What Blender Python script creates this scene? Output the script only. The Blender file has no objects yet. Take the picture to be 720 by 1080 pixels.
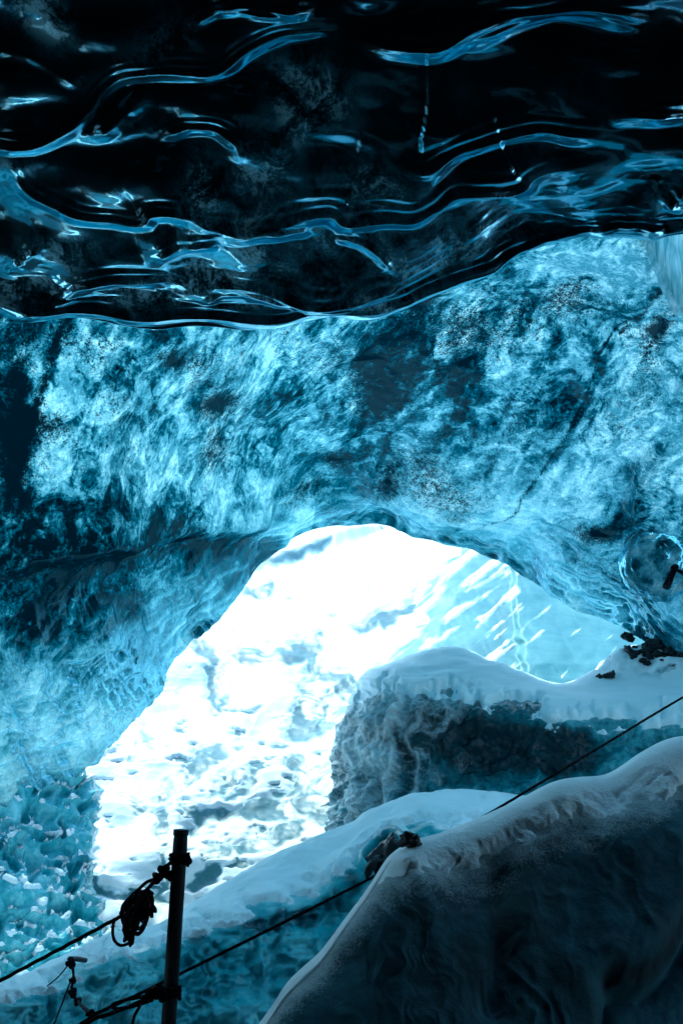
import bpy, math, random
import numpy as np
from mathutils import Vector

random.seed(7); RNG = np.random.RandomState(11)
S = bpy.context.scene
COL = S.collection

# ------------------------------------------------------------------ camera model
EYE = np.array([0.0, 0.0, 1.7]); PITCH = math.radians(12.0); FPX = 1050.0
CP, SP = math.cos(PITCH), math.sin(PITCH)

def at(px, py, Y):
    """point of the place seen at pixel (px,py) of a 720x1080 frame, Y metres ahead of the eye"""
    px = np.asarray(px, float); py = np.asarray(py, float); Y = np.asarray(Y, float)
    cx = (px - 360) / FPX; cy = -(py - 540) / FPX
    dy = CP - cy * SP; dz = SP + cy * CP
    k = Y / dy
    return np.stack([EYE[0] + cx * k, EYE[1] + Y + 0 * cx, EYE[2] + dz * k], -1)

def proj(P):
    q = P - EYE
    zc = q[..., 1] * CP + q[..., 2] * SP
    yc = -q[..., 1] * SP + q[..., 2] * CP
    zc = np.where(zc < 0.2, 0.2, zc)
    return 360 + FPX * q[..., 0] / zc, 540 - FPX * yc / zc

# ------------------------------------------------------------------ noise
_p = RNG.permutation(256); PERM = np.concatenate([_p, _p, _p])
GRAD = RNG.normal(size=(256, 3)); GRAD /= np.linalg.norm(GRAD, axis=1)[:, None]

def perlin(P):
    i = np.floor(P).astype(np.int64); f = P - i; i &= 255
    w = f * f * f * (f * (f * 6 - 15) + 10)
    out = 0
    for a in (0, 1):
        wa = w[..., 0] if a else 1 - w[..., 0]
        for b in (0, 1):
            wb = w[..., 1] if b else 1 - w[..., 1]
            for c in (0, 1):
                wc = w[..., 2] if c else 1 - w[..., 2]
                h = PERM[PERM[PERM[i[..., 0] + a] + i[..., 1] + b] + i[..., 2] + c]
                g = GRAD[h]
                out = out + wa * wb * wc * (g[..., 0] * (f[..., 0] - a) + g[..., 1] * (f[..., 1] - b) + g[..., 2] * (f[..., 2] - c))
    return out * 1.5

def fbm(P, o=4, g=0.5, l=2.03):
    s = 0; a = 1
    for k in range(o):
        s = s + a * perlin(P + 17.3 * k); P = P * l; a *= g
    return s

def ridged(P, o=3, g=0.5, l=2.1):
    s = 0; a = 1
    for k in range(o):
        s = s + a * (1 - np.abs(perlin(P + 9.1 * k)) * 1.8) ** 2; P = P * l; a *= g
    return s

JIT = RNG.rand(256, 3)
def worley(P):
    i = np.floor(P).astype(np.int64); f1 = np.full(P.shape[:-1], 9.0); f2 = f1.copy()
    for a in (-1, 0, 1):
        for b in (-1, 0, 1):
            for c in (-1, 0, 1):
                n = i + np.array([a, b, c]); m = n & 255
                h = PERM[PERM[PERM[m[..., 0]] + m[..., 1]] + m[..., 2]]
                d = np.linalg.norm(n + JIT[h] - P, axis=-1)
                f2 = np.minimum(f2, np.maximum(d, f1)); f1 = np.minimum(f1, d)
    return f1, f2

def sst(a, b, x):
    t = np.clip((x - a) / (b - a), 0, 1); return t * t * (3 - 2 * t)

def v3(a, b, c=0.0):
    a = np.asarray(a, float); return np.stack([a, b + 0 * a, c + 0 * a], -1)

# ------------------------------------------------------------------ pixel-space tracing helpers
def crm(P, n):
    """Catmull-Rom through control points, n samples"""
    P = np.asarray(P, float); N = len(P)
    t = np.linspace(0, N - 1, n); return crt(P, t)

def crt(P, t):
    P = np.asarray(P, float); N = len(P)
    i = np.clip(np.floor(t).astype(int), 0, N - 2); f = (t - i)
    sh = (len(t),) + (1,) * (P.ndim - 1); f = f.reshape(sh)
    p0 = np.where((i == 0).reshape(sh), 2 * P[0] - P[1], P[np.maximum(i - 1, 0)])
    p1 = P[i]; p2 = P[i + 1]
    p3 = np.where((i == N - 2).reshape(sh), 2 * P[-1] - P[-2], P[np.minimum(i + 2, N - 1)])
    return 0.5 * (2 * p1 + (p2 - p0) * f + (2 * p0 - 5 * p1 + 4 * p2 - p3) * f * f + (3 * p1 - p0 - 3 * p2 + p3) * f ** 3)

def pdist(px, py, pts, smooth=True):
    """distance, signed distance (+ = below the line, drawn left to right) and position along a polyline"""
    pts = crm(pts, max(3, (len(pts) - 1) * 5 + 1)) if smooth and len(pts) > 2 else np.asarray(pts, float)
    best = np.full(px.shape, 1e9); sg = np.zeros(px.shape); al = np.zeros(px.shape)
    L = np.linalg.norm(np.diff(pts, axis=0), axis=1); C = np.concatenate([[0], np.cumsum(L)]); T = C[-1]
    for k in range(len(pts) - 1):
        a = pts[k]; d = pts[k + 1] - a; l = max(L[k], 1e-6)
        t = np.clip(((px - a[0]) * d[0] + (py - a[1]) * d[1]) / (l * l), 0, 1)
        qx = px - a[0] - t * d[0]; qy = py - a[1] - t * d[1]
        dd = np.hypot(qx, qy); m = dd < best
        best = np.where(m, dd, best)
        sg = np.where(m, np.sign(d[0] * (py - a[1]) - d[1] * (px - a[0])), sg)
        al = np.where(m, (C[k] + t * L[k]) / T, al)
    return best, best * sg, al

def blob(px, py, cx, cy, rx, ry, ang=0):
    a = math.radians(ang); x = px - cx; y = py - cy
    u = (x * math.cos(a) - y * math.sin(a)) / rx; v = (x * math.sin(a) + y * math.cos(a)) / ry
    return np.exp(-(u * u + v * v))

def lip_y(px):
    L = np.array(LIP, float); return sum(np.interp(np.asarray(px) + o, L[:, 0], L[:, 1]) * w_ for o, w_ in ((-14, .08), (-9, .14), (-4.5, .18), (0, .2), (4.5, .18), (9, .14), (14, .08)))

# ------------------------------------------------------------------ mesh helpers
def grid_mesh(name, G, attrs=None, keep=None, flip=False, wrap=False):
    nr, nc = G.shape[:2]
    idx = np.arange(nr * nc).reshape(nr, nc)
    a = idx[:-1, :-1]; b = idx[:-1, 1:]; c = idx[1:, 1:]; d = idx[1:, :-1]
    F = np.stack([a, b, c, d], -1) if not flip else np.stack([a, d, c, b], -1)
    F = F.reshape(-1, 4)
    V = G.reshape(-1, 3)
    if keep is not None:
        k = keep.reshape(-1); F = F[k[F].any(1)]
    used = np.unique(F); rem = np.full(len(V), -1); rem[used] = np.arange(len(used))
    return raw_mesh(name, V[used], rem[F], {n: v.reshape(-1)[used] for n, v in (attrs or {}).items()})

def raw_mesh(name, V, F, attrs=None, smooth=True):
    m = bpy.data.meshes.new(name)
    m.vertices.add(len(V)); m.vertices.foreach_set('co', np.ascontiguousarray(V, dtype=np.float32).ravel())
    n = F.shape[1]
    m.loops.add(F.size); m.loops.foreach_set('vertex_index', np.ascontiguousarray(F, dtype=np.int32).ravel())
    m.polygons.add(len(F)); m.polygons.foreach_set('loop_start', np.arange(0, F.size, n, dtype=np.int32))
    m.update(calc_edges=True); m.validate()
    m.polygons.foreach_set('use_smooth', np.full(len(m.polygons), smooth))
    for k, v in (attrs or {}).items():
        at_ = m.attributes.new(k, 'FLOAT', 'POINT'); at_.data.foreach_set('value', np.ascontiguousarray(v, dtype=np.float32))
    return m

def link(name, mesh, mat, parent=None, label=None, cat=None, group=None, kind=None):
    o = bpy.data.objects.new(name, mesh); COL.objects.link(o)
    if mesh is not None and mat is not None: mesh.materials.append(mat)
    if parent is not None: o.parent = parent
    for k, v in (('label', label), ('category', cat), ('group', group), ('kind', kind)):
        if v: o[k] = v
    return o

def normals(G):
    du = np.gradient(G, axis=0); dv = np.gradient(G, axis=1)
    n = np.cross(du, dv); return n / (np.linalg.norm(n, axis=-1)[..., None] + 1e-9)

def orient(N, ref):
    return N * np.where((N * ref).sum(-1) < 0, -1, 1)[..., None]

def loft(rows, tr, tc):
    R = np.asarray(rows, float)              # (r, c, 3)
    A = crt(R, tr); return np.swapaxes(crt(np.swapaxes(A, 0, 1), tc), 0, 1)

def tube(pts, r, n=None, sides=10, strands=3, pitch=5.0, closed_ends=True, taper=None, depth=0.13):
    P = crm(pts, n) if n else np.asarray(pts, float)
    N = len(P); T = np.gradient(P, axis=0); T /= np.linalg.norm(T, axis=1)[:, None] + 1e-9
    ref = np.array([0.3, 0.2, 1.0]); ref /= np.linalg.norm(ref)
    U = np.zeros_like(P); u = np.cross(T[0], ref); u /= np.linalg.norm(u) + 1e-9
    for k in range(N):
        u = u - T[k] * u.dot(T[k]); u /= np.linalg.norm(u) + 1e-9; U[k] = u
    W = np.cross(T, U)
    s = np.concatenate([[0], np.cumsum(np.linalg.norm(np.diff(P, axis=0), axis=1))])
    a = np.linspace(0, 2 * math.pi, sides, endpoint=False)
    rr = r * (1 + (depth * np.cos(strands * (a[None] - s[:, None] / (r * pitch))) if strands else 0) + 0 * a[None] + 0 * s[:, None])
    if taper is not None: rr = rr * np.asarray(taper)[:, None]
    V = P[:, None] + rr[..., None] * (np.cos(a)[None, :, None] * U[:, None] + np.sin(a)[None, :, None] * W[:, None])
    F = []
    i = np.arange(N - 1)[:, None] * sides; j = np.arange(sides)[None]; j2 = (j + 1) % sides
    F = np.stack([i + j, i + j2, i + sides + j2, i + sides + j], -1).reshape(-1, 4)
    V = V.reshape(-1, 3)
    if closed_ends:
        V = np.vstack([V, P[:1], P[-1:]]); c0 = N * sides; c1 = c0 + 1
        jj = np.arange(sides); e = (N - 1) * sides
        F = np.vstack([F, np.stack([jj, (jj + 1) % sides, jj * 0 + c0, jj * 0 + c0], -1)[:, [1, 0, 2, 3]],
                       np.stack([e + jj, e + (jj + 1) % sides, jj * 0 + c1, jj * 0 + c1], -1)])
    return V, F

def merge(parts):
    Vs, Fs, o = [], [], 0
    for V, F in parts:
        Vs.append(V); Fs.append(F + o); o += len(V)
    return np.vstack(Vs), np.vstack(Fs)

def tri_fix_mesh(name, V, F):
    m = bpy.data.meshes.new(name)
    faces = [tuple(dict.fromkeys(f)) for f in F.tolist()]
    m.from_pydata(V.tolist(), [], [f for f in faces if len(f) > 2]); m.update()
    m.polygons.foreach_set('use_smooth', np.full(len(m.polygons), True)); return m

# ------------------------------------------------------------------ materials
def mat(name):
    m = bpy.data.materials.new(name); m.use_nodes = True
    nt = m.node_tree; nt.nodes.clear()
    out = nt.nodes.new('ShaderNodeOutputMaterial')
    return m, nt, out

def nd(nt, t, ins=None, **kw):
    n = nt.nodes.new(t)
    for k, v in kw.items(): setattr(n, k, v)
    for k, v in (ins or {}).items():
        s = n.inputs[k]
        if isinstance(v, bpy.types.NodeSocket): nt.links.new(v, s)
        else: s.default_value = v
    return n

def coords(nt, scale=(1, 1, 1), rot=(0, 0, 0)):
    g = nd(nt, 'ShaderNodeNewGeometry')
    mp = nd(nt, 'ShaderNodeMapping', {'Vector': g.outputs['Position'], 'Rotation': rot, 'Scale': scale})
    return mp.outputs[0]

def axes_coords(nt, E, sc):
    g = nd(nt, 'ShaderNodeNewGeometry').outputs['Position']
    cb = nt.nodes.new('ShaderNodeCombineXYZ')
    for k in range(3):
        d = nd(nt, 'ShaderNodeVectorMath', {0: g, 1: tuple(float(x) * sc[k] for x in E[k])}, operation='DOT_PRODUCT')
        nt.links.new(d.outputs['Value'], cb.inputs[k])
    return cb.outputs[0]

def noise(nt, vec, scale, detail=4, rough=0.55, dist=0.0):
    return nd(nt, 'ShaderNodeTexNoise', {'Vector': vec, 'Scale': scale, 'Detail': detail, 'Roughness': rough, 'Distortion': dist}).outputs[0]

def ramp(nt, fac, stops, interp='LINEAR'):
    r = nd(nt, 'ShaderNodeValToRGB', {'Fac': fac}); e = r.color_ramp; e.interpolation = interp
    while len(e.elements) < len(stops): e.elements.new(0.5)
    for el, (p, c) in zip(e.elements, stops):
        el.position = p; el.color = (c, c, c, 1) if not isinstance(c, tuple) else (*c, 1)
    return r.outputs[0]

def mth(nt, op, a, b=0.0, c=0.0, clamp=False):
    n = nt.nodes.new('ShaderNodeMath'); n.operation = op; n.use_clamp = clamp
    for k, v in enumerate((a, b, c)):
        if isinstance(v, bpy.types.NodeSocket): nt.links.new(v, n.inputs[k])
        else: n.inputs[k].default_value = v
    return n.outputs[0]

def mixc(nt, f, a, b, mode='MIX'):
    n = nd(nt, 'ShaderNodeMix', data_type='RGBA', blend_type=mode)
    for k, v in ((0, f), (6, a), (7, b)):
        if isinstance(v, bpy.types.NodeSocket): nt.links.new(v, n.inputs[k])
        else: n.inputs[k].default_value = (*v, 1) if isinstance(v, tuple) and len(v) == 3 else v
    return n.outputs[2]

def attr(nt, name):
    return nd(nt, 'ShaderNodeAttribute', attribute_name=name).outputs['Fac']

def bump(nt, h, strength, dist=0.02, prev=None):
    ins = {'Height': h, 'Strength': strength, 'Distance': dist}
    if prev is not None: ins['Normal'] = prev
    return nd(nt, 'ShaderNodeBump', ins).outputs[0]

def principled(nt, out, **ins):
    p = nd(nt, 'ShaderNodeBsdfPrincipled', ins); nt.links.new(p.outputs[0], out.inputs[0]); return p

def make_vault_ice():
    m, nt, out = mat('vault_ice')
    q = coords(nt, (1, 1, 1)); e1 = np.array([.42, -.84, .34]); e1 /= np.linalg.norm(e1); e3 = np.cross(e1, [0, .3, 1]); e3 /= np.linalg.norm(e3)
    qd = axes_coords(nt, [e1, e3, np.cross(e3, e1)], (0.8, 1.25, 1.25))
    wet = attr(nt, 'wet'); clear = attr(nt, 'clear'); dirt_shade = attr(nt, 'dirt_shade')
    n2 = noise(nt, qd, 7.0, 5, 0.6, 1.2); n3 = noise(nt, q, 34.0, 6, 0.8, 0.3)
    k1 = mth(nt, 'MULTIPLY', mth(nt, 'SUBTRACT', noise(nt, qd, 3.2, 9, 0.70, 1.0), 0.46), 9.0, clamp=True)
    k2 = mth(nt, 'MULTIPLY', mth(nt, 'SUBTRACT', noise(nt, qd, 11.0, 9, 0.78, 0.5), 0.48), 8.0, clamp=True)
    f = mth(nt, 'ADD', mth(nt, 'MULTIPLY', clear, 0.80), mth(nt, 'MULTIPLY', mth(nt, 'SUBTRACT', n3, 0.5), 0.8))
    rug = mth(nt, 'SUBTRACT', 1.0, mth(nt, 'MULTIPLY', attr(nt, 'smooth'), 0.75))
    g2 = mth(nt, 'ADD', mth(nt, 'MULTIPLY', mth(nt, 'SUBTRACT', k1, 0.6), 0.30), mth(nt, 'MULTIPLY', mth(nt, 'SUBTRACT', k2, 0.6), 0.24))
    f = mth(nt, 'ADD', f, mth(nt, 'MULTIPLY', g2, rug), clamp=True)
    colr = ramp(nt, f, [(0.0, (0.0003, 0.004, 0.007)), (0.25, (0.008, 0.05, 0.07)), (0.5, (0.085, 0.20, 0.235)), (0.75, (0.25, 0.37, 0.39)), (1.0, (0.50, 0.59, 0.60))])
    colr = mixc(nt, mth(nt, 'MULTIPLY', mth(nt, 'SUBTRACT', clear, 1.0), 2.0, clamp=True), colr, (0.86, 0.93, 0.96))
    # sediment: fine specks, gathered where the dirt mask is high
    s1 = noise(nt, q, 62.0, 3, 0.8); s2 = noise(nt, qd, 15.0, 4, 0.65)
    sp = mth(nt, 'ADD', mth(nt, 'MULTIPLY', s1, 0.62), mth(nt, 'MULTIPLY', s2, 0.38))
    thr = mth(nt, 'SUBTRACT', 0.625, mth(nt, 'MULTIPLY', dirt_shade, 0.22))
    d = mth(nt, 'MULTIPLY', mth(nt, 'SUBTRACT', sp, thr), 9.0, clamp=True)
    colr = mixc(nt, mth(nt, 'MULTIPLY', d, 0.98), colr, (0.0004, 0.004, 0.007))
    h = noise(nt, q, 16.0, 4, 0.6, 0.4); bn = bump(nt, h, 0.15, 0.015)
    tr = nd(nt, 'ShaderNodeBsdfTranslucent', {'Color': colr})
    df = nd(nt, 'ShaderNodeBsdfDiffuse', {'Color': mixc(nt, 1.0, colr, (0.5, 0.5, 0.5), 'MULTIPLY'), 'Normal': bn})
    mx = nd(nt, 'ShaderNodeMixShader', {0: 0.07, 1: tr.outputs[0], 2: df.outputs[0]})
    gl = nd(nt, 'ShaderNodeBsdfGlossy', {'Color': (0.4, 0.8, 0.98, 1), 'Roughness': 0.24, 'Normal': bn})
    fr = nd(nt, 'ShaderNodeFresnel', {'IOR': 1.33, 'Normal': bn})
    mx2 = nd(nt, 'ShaderNodeMixShader', {0: mth(nt, 'MULTIPLY', fr.outputs[0], wet), 1: mx.outputs[0], 2: gl.outputs[0]})
    nt.links.new(mx2.outputs[0], out.inputs[0]); return m

def make_firn():
    m, nt, out = mat('glacier_firn')
    tr = nd(nt, 'ShaderNodeBsdfTranslucent', {'Color': (0.64, 0.87, 0.97, 1)})
    df = nd(nt, 'ShaderNodeBsdfDiffuse', {'Color': (0.85, 0.88, 0.9, 1)})
    mx = nd(nt, 'ShaderNodeMixShader', {0: 0.15, 1: tr.outputs[0], 2: df.outputs[0]})
    nt.links.new(mx.outputs[0], out.inputs[0]); return m

def make_dark_ice():
    m, nt, out = mat('dark_ice')
    q = coords(nt); qd = coords(nt, (1, 0.6, 1.0), (0, math.radians(-35), 0))
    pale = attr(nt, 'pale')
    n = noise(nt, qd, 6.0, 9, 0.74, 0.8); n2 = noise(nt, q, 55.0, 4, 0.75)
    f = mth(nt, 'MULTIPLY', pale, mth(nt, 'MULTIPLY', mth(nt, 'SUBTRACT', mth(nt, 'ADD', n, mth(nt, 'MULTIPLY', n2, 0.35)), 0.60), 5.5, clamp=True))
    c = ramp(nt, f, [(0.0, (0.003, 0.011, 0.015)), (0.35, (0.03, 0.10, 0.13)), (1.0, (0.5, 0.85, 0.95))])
    h = noise(nt, q, 9.0, 4, 0.55, 0.3); bn = bump(nt, h, 0.10, 0.02)
    h2 = noise(nt, qd, 60.0, 2, 0.5); bn = bump(nt, h2, 0.03, 0.004, bn)
    df = nd(nt, 'ShaderNodeBsdfDiffuse', {'Color': c, 'Normal': bn})
    gl = nd(nt, 'ShaderNodeBsdfGlossy', {'Color': (0.36, 0.68, 0.82, 1), 'Roughness': 0.07, 'Normal': bn})
    fr = nd(nt, 'ShaderNodeFresnel', {'IOR': 1.36, 'Normal': bn})
    g2 = nd(nt, 'ShaderNodeBsdfGlossy', {'Color': (0.36, 0.68, 0.82, 1), 'Roughness': 0.30, 'Normal': bn})
    gm = nd(nt, 'ShaderNodeMixShader', {0: 0.28, 1: gl.outputs[0], 2: g2.outputs[0]})
    mx = nd(nt, 'ShaderNodeMixShader', {0: fr.outputs[0], 1: df.outputs[0], 2: gm.outputs[0]}); nt.links.new(mx.outputs[0], out.inputs[0])
    return m

def make_solid_ice(name, stops, rough=0.22, scale=3.0, bstr=0.25, transl=0.0, use_mask=False, grit=0.0):
    m, nt, out = mat(name)
    q = coords(nt); qd = coords(nt, (1, 1, 0.6), (0, math.radians(35), 0))
    n = noise(nt, qd, scale, 7, 0.66, 0.8); n2 = noise(nt, q, scale * 8, 4, 0.65)
    f = mth(nt, 'ADD', mth(nt, 'MULTIPLY', n, 0.75), mth(nt, 'MULTIPLY', n2, 0.25))
    f = mth(nt, 'MULTIPLY', mth(nt, 'SUBTRACT', f, 0.3), 2.5, clamp=True)
    if use_mask:
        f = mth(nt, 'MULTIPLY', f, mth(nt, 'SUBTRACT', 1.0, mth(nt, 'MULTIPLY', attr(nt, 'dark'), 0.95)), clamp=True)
    c = ramp(nt, f, stops)
    if grit:
        g = mth(nt, 'MULTIPLY', mth(nt, 'SUBTRACT', noise(nt, q, 45.0, 3, 0.7), 0.66), 12.0, clamp=True)
        c = mixc(nt, mth(nt, 'MULTIPLY', g, grit), c, (0.012, 0.02, 0.025))
    rgh = rough
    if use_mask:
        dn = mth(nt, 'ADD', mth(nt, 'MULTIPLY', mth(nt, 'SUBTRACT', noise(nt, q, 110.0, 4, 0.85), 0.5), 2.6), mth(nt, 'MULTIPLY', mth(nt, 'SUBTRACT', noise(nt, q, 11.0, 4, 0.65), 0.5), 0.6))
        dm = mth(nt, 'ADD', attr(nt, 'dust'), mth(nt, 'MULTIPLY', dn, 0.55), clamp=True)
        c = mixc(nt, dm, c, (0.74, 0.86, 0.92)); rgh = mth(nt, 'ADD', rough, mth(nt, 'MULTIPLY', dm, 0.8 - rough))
    h = noise(nt, q, scale * 3.5, 5, 0.6, 0.4); bn = bump(nt, h, bstr, 0.03)
    bn = bump(nt, noise(nt, q, 60.0, 4, 0.75), 0.3, 0.01, bn)
    p = principled(nt, out, **{'Base Color': c, 'Roughness': rgh, 'IOR': 1.31, 'Normal': bn})
    if transl:
        tr = nd(nt, 'ShaderNodeBsdfTranslucent', {'Color': c})
        mx = nd(nt, 'ShaderNodeMixShader', {0: transl, 1: p.outputs[0], 2: tr.outputs[0]})
        nt.links.new(mx.outputs[0], out.inputs[0])
    return m

def make_snow(name, c0=(0.80, 0.83, 0.85), c1=(0.9, 0.92, 0.93), grain=0.35):
    m, nt, out = mat(name); q = coords(nt)
    n = noise(nt, q, 2.5, 5, 0.6); c = mixc(nt, n, c0, c1)
    h = noise(nt, q, 55.0, 4, 0.75); h2 = noise(nt, q, 9.0, 4, 0.6)
    bn = bump(nt, h2, 0.18, 0.05); bn = bump(nt, h, grain, 0.012, bn)
    principled(nt, out, **{'Base Color': c, 'Roughness': 0.65, 'IOR': 1.31, 'Specular IOR Level': 0.25, 'Normal': bn, 'Sheen Weight': 0.0})
    return m

def make_plain(name, c0, c1, rough, metal=0.0, scale=20.0, bstr=0.3, fleck=None):
    m, nt, out = mat(name); q = coords(nt)
    n = noise(nt, q, scale, 5, 0.65); c = mixc(nt, n, c0, c1)
    if fleck:
        g = mth(nt, 'MULTIPLY', mth(nt, 'SUBTRACT', noise(nt, q, 150.0, 1, 0.5), 0.70), 25.0, clamp=True)
        c = mixc(nt, g, c, fleck)
    bn = bump(nt, noise(nt, q, scale * 3, 4, 0.7), bstr, 0.004)
    principled(nt, out, **{'Base Color': c, 'Roughness': rough, 'Metallic': metal, 'Normal': bn, 'Specular IOR Level': 0.12}); return m

M = dict(
    vault=make_vault_ice(), firn=make_firn(), dark=make_dark_ice(),
    ledge=make_solid_ice('ledge_ice', [(0.0, (0.006, 0.04, 0.06)), (0.3, (0.06, 0.27, 0.33)), (0.7, (0.20, 0.50, 0.55)), (1.0, (0.45, 0.72, 0.75))], 0.2, 1.6, 0.35, use_mask=True),
    boulder=make_solid_ice('boulder_ice', [(0.0, (0.003, 0.016, 0.024)), (0.35, (0.03, 0.14, 0.18)), (0.7, (0.14, 0.38, 0.44)), (1.0, (0.38, 0.62, 0.68))], 0.12, 2.6, 0.9, use_mask=True),
    wall=make_solid_ice('dimpled_ice', [(0.0, (0.015, 0.11, 0.15)), (0.45, (0.09, 0.36, 0.43)), (1.0, (0.34, 0.66, 0.72))], 0.12, 4.0, 0.25),
    face=make_solid_ice('sunlit_ice', [(0.0, (0.025, 0.125, 0.15)), (0.4, (0.05, 0.18, 0.205)), (1.0, (0.10, 0.25, 0.27))], 0.45, 0.9, 0.3, grit=0.5, use_mask=True),
    slope=make_solid_ice('slope_ice', [(0.0, (0.025, 0.075, 0.09)), (0.5, (0.055, 0.14, 0.165)), (1.0, (0.12, 0.24, 0.27))], 0.3, 1.2, 0.4, grit=0.6, use_mask=True),
    mound=make_solid_ice('mound_ice', [(0.0, (0.005, 0.024, 0.035)), (0.5, (0.020, 0.085, 0.118)), (1.0, (0.06, 0.19, 0.245))], 0.85, 2.0, 0.35, use_mask=True),  # near-black base also paints in the shade of the viewer-side face
    curtain=make_firn(),
    snow=make_snow('snow', (0.58, 0.62, 0.65), (0.70, 0.73, 0.75)), shade_snow=make_snow('shade_blue_snow', (0.70, 0.82, 0.89), (0.81, 0.90, 0.95), 0.6),  # cave snow is a copy tinted blue in its colour to look shaded
    floor=make_plain('cave_gravel', (0.01, 0.012, 0.014), (0.05, 0.055, 0.06), 0.85, 0, 9.0, 0.8),
    rope=make_plain('rope_fibre', (0.002, 0.002, 0.005), (0.008, 0.007, 0.014), 0.95, 0, 80.0, 0.5, fleck=(0.5, 0.2, 0.28)),
    steel=make_plain('weathered_post', (0.003, 0.005, 0.007), (0.03, 0.038, 0.045), 0.6, 0.0, 30.0, 0.8),
    stone=make_plain('wet_stone', (0.004, 0.008, 0.011), (0.03, 0.04, 0.048), 0.35, 0, 8.0, 0.9),
)

# ------------------------------------------------------------------ dark overhang over the viewer
LIP = [(-1500, 300), (-400, 300), (-100, 310), (0, 318), (40, 328), (75, 334), (110, 333), (140, 337), (180, 341), (230, 342), (280, 340), (330, 336),
       (352, 329), (400, 323), (440, 308), (470, 296), (500, 287), (525, 275), (560, 263), (590, 254), (620, 250), (650, 247), (685, 251), (720, 246), (800, 240), (1100, 232), (2200, 225)]

RIDGES = [  # traced crests of the flow ridges: points, height (m), fade above (px), fade below (px)
    ([(-120, 160), (0, 148), (40, 145), (70, 135), (95, 115), (120, 85), (160, 75), (230, 75), (260, 55), (300, 37), (345, 33), (372, 36)], .045, 46, 6),
    ([(345, 33), (400, 42), (440, 48), (462, 46), (490, 27), (530, 14), (570, 7), (620, 5), (660, 10), (705, 27)], .075, 60, 9),
    ([(470, 60), (500, 40), (560, 22), (620, 18), (690, 30)], .025, 20, 6),
    ([(-60, 50), (0, 50), (40, 60), (75, 80), (95, 100)], .035, 26, 6),
    ([(190, 38), (210, 14), (250, 0), (300, 2), (338, 12)], .045, 30, 7),
    ([(200, 30), (225, 12), (262, 9), (320, 14)], .02, 10, 5),
    ([(95, 145), (120, 130), (145, 108), (165, 80)], .035, 14, 6),
    ([(100, 132), (125, 118), (150, 85)], .02, 8, 5),
    ([(408, 150), (425, 168), (445, 172), (470, 160), (495, 148), (540, 137), (590, 133), (642, 142)], .06, 44, 8),
    ([(630, 132), (650, 118), (680, 115), (730, 120), (800, 122)], .045, 30, 8),
    ([(0, 152), (15, 165), (25, 190), (45, 207), (80, 226), (120, 230), (150, 231), (160, 222), (185, 221), (250, 224)], .04, 26, 6),
    ([(160, 225), (200, 226), (250, 238), (300, 232), (345, 222), (362, 230), (400, 226), (438, 222), (460, 208), (482, 196), (545, 196), (560, 185), (590, 172), (645, 163)], .07, 46, 8),
    ([(235, 246), (275, 240), (320, 243), (345, 252)], .03, 14, 6),
    ([(160, 156), (180, 140), (215, 133), (240, 143), (250, 158), (248, 178)], .035, 30, 6),
    ([(0, 290), (25, 275), (55, 250)], .03, 16, 6),
    ([(150, 276), (180, 262), (215, 252), (240, 252)], .04, 24, 6),
    ([(235, 225), (270, 218), (310, 205), (350, 200), (390, 206)], .02, 18, 8),
    ([(350, 256), (378, 254), (400, 265), (413, 280), (410, 288)], .045, 20, 5),
    ([(-20, 312), (20, 322), (60, 318), (80, 302), (120, 295), (160, 298), (185, 312)], .05, 18, 6),
    ([(185, 322), (215, 305), (250, 297), (290, 302), (330, 314), (360, 312), (400, 300), (450, 300)], .055, 20, 7),
    ([(205, 325), (235, 309), (275, 306), (310, 315)], .03, 9, 5),
    ([(-100, 305), (0, 312), (60, 326), (130, 329), (190, 333), (250, 332), (300, 333), (345, 322), (400, 318), (450, 300), (500, 283), (560, 258), (620, 244), (680, 245), (740, 240)], .05, 12, 6),
    ([(500, 280), (530, 258), (560, 246), (590, 246), (625, 250)], .03, 14, 8),
    ([(620, 250), (640, 240), (665, 238), (700, 246)], .05, 12, 6),
    ([(700, 220), (712, 205), (730, 190)], .03, 14, 8),
]

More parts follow.
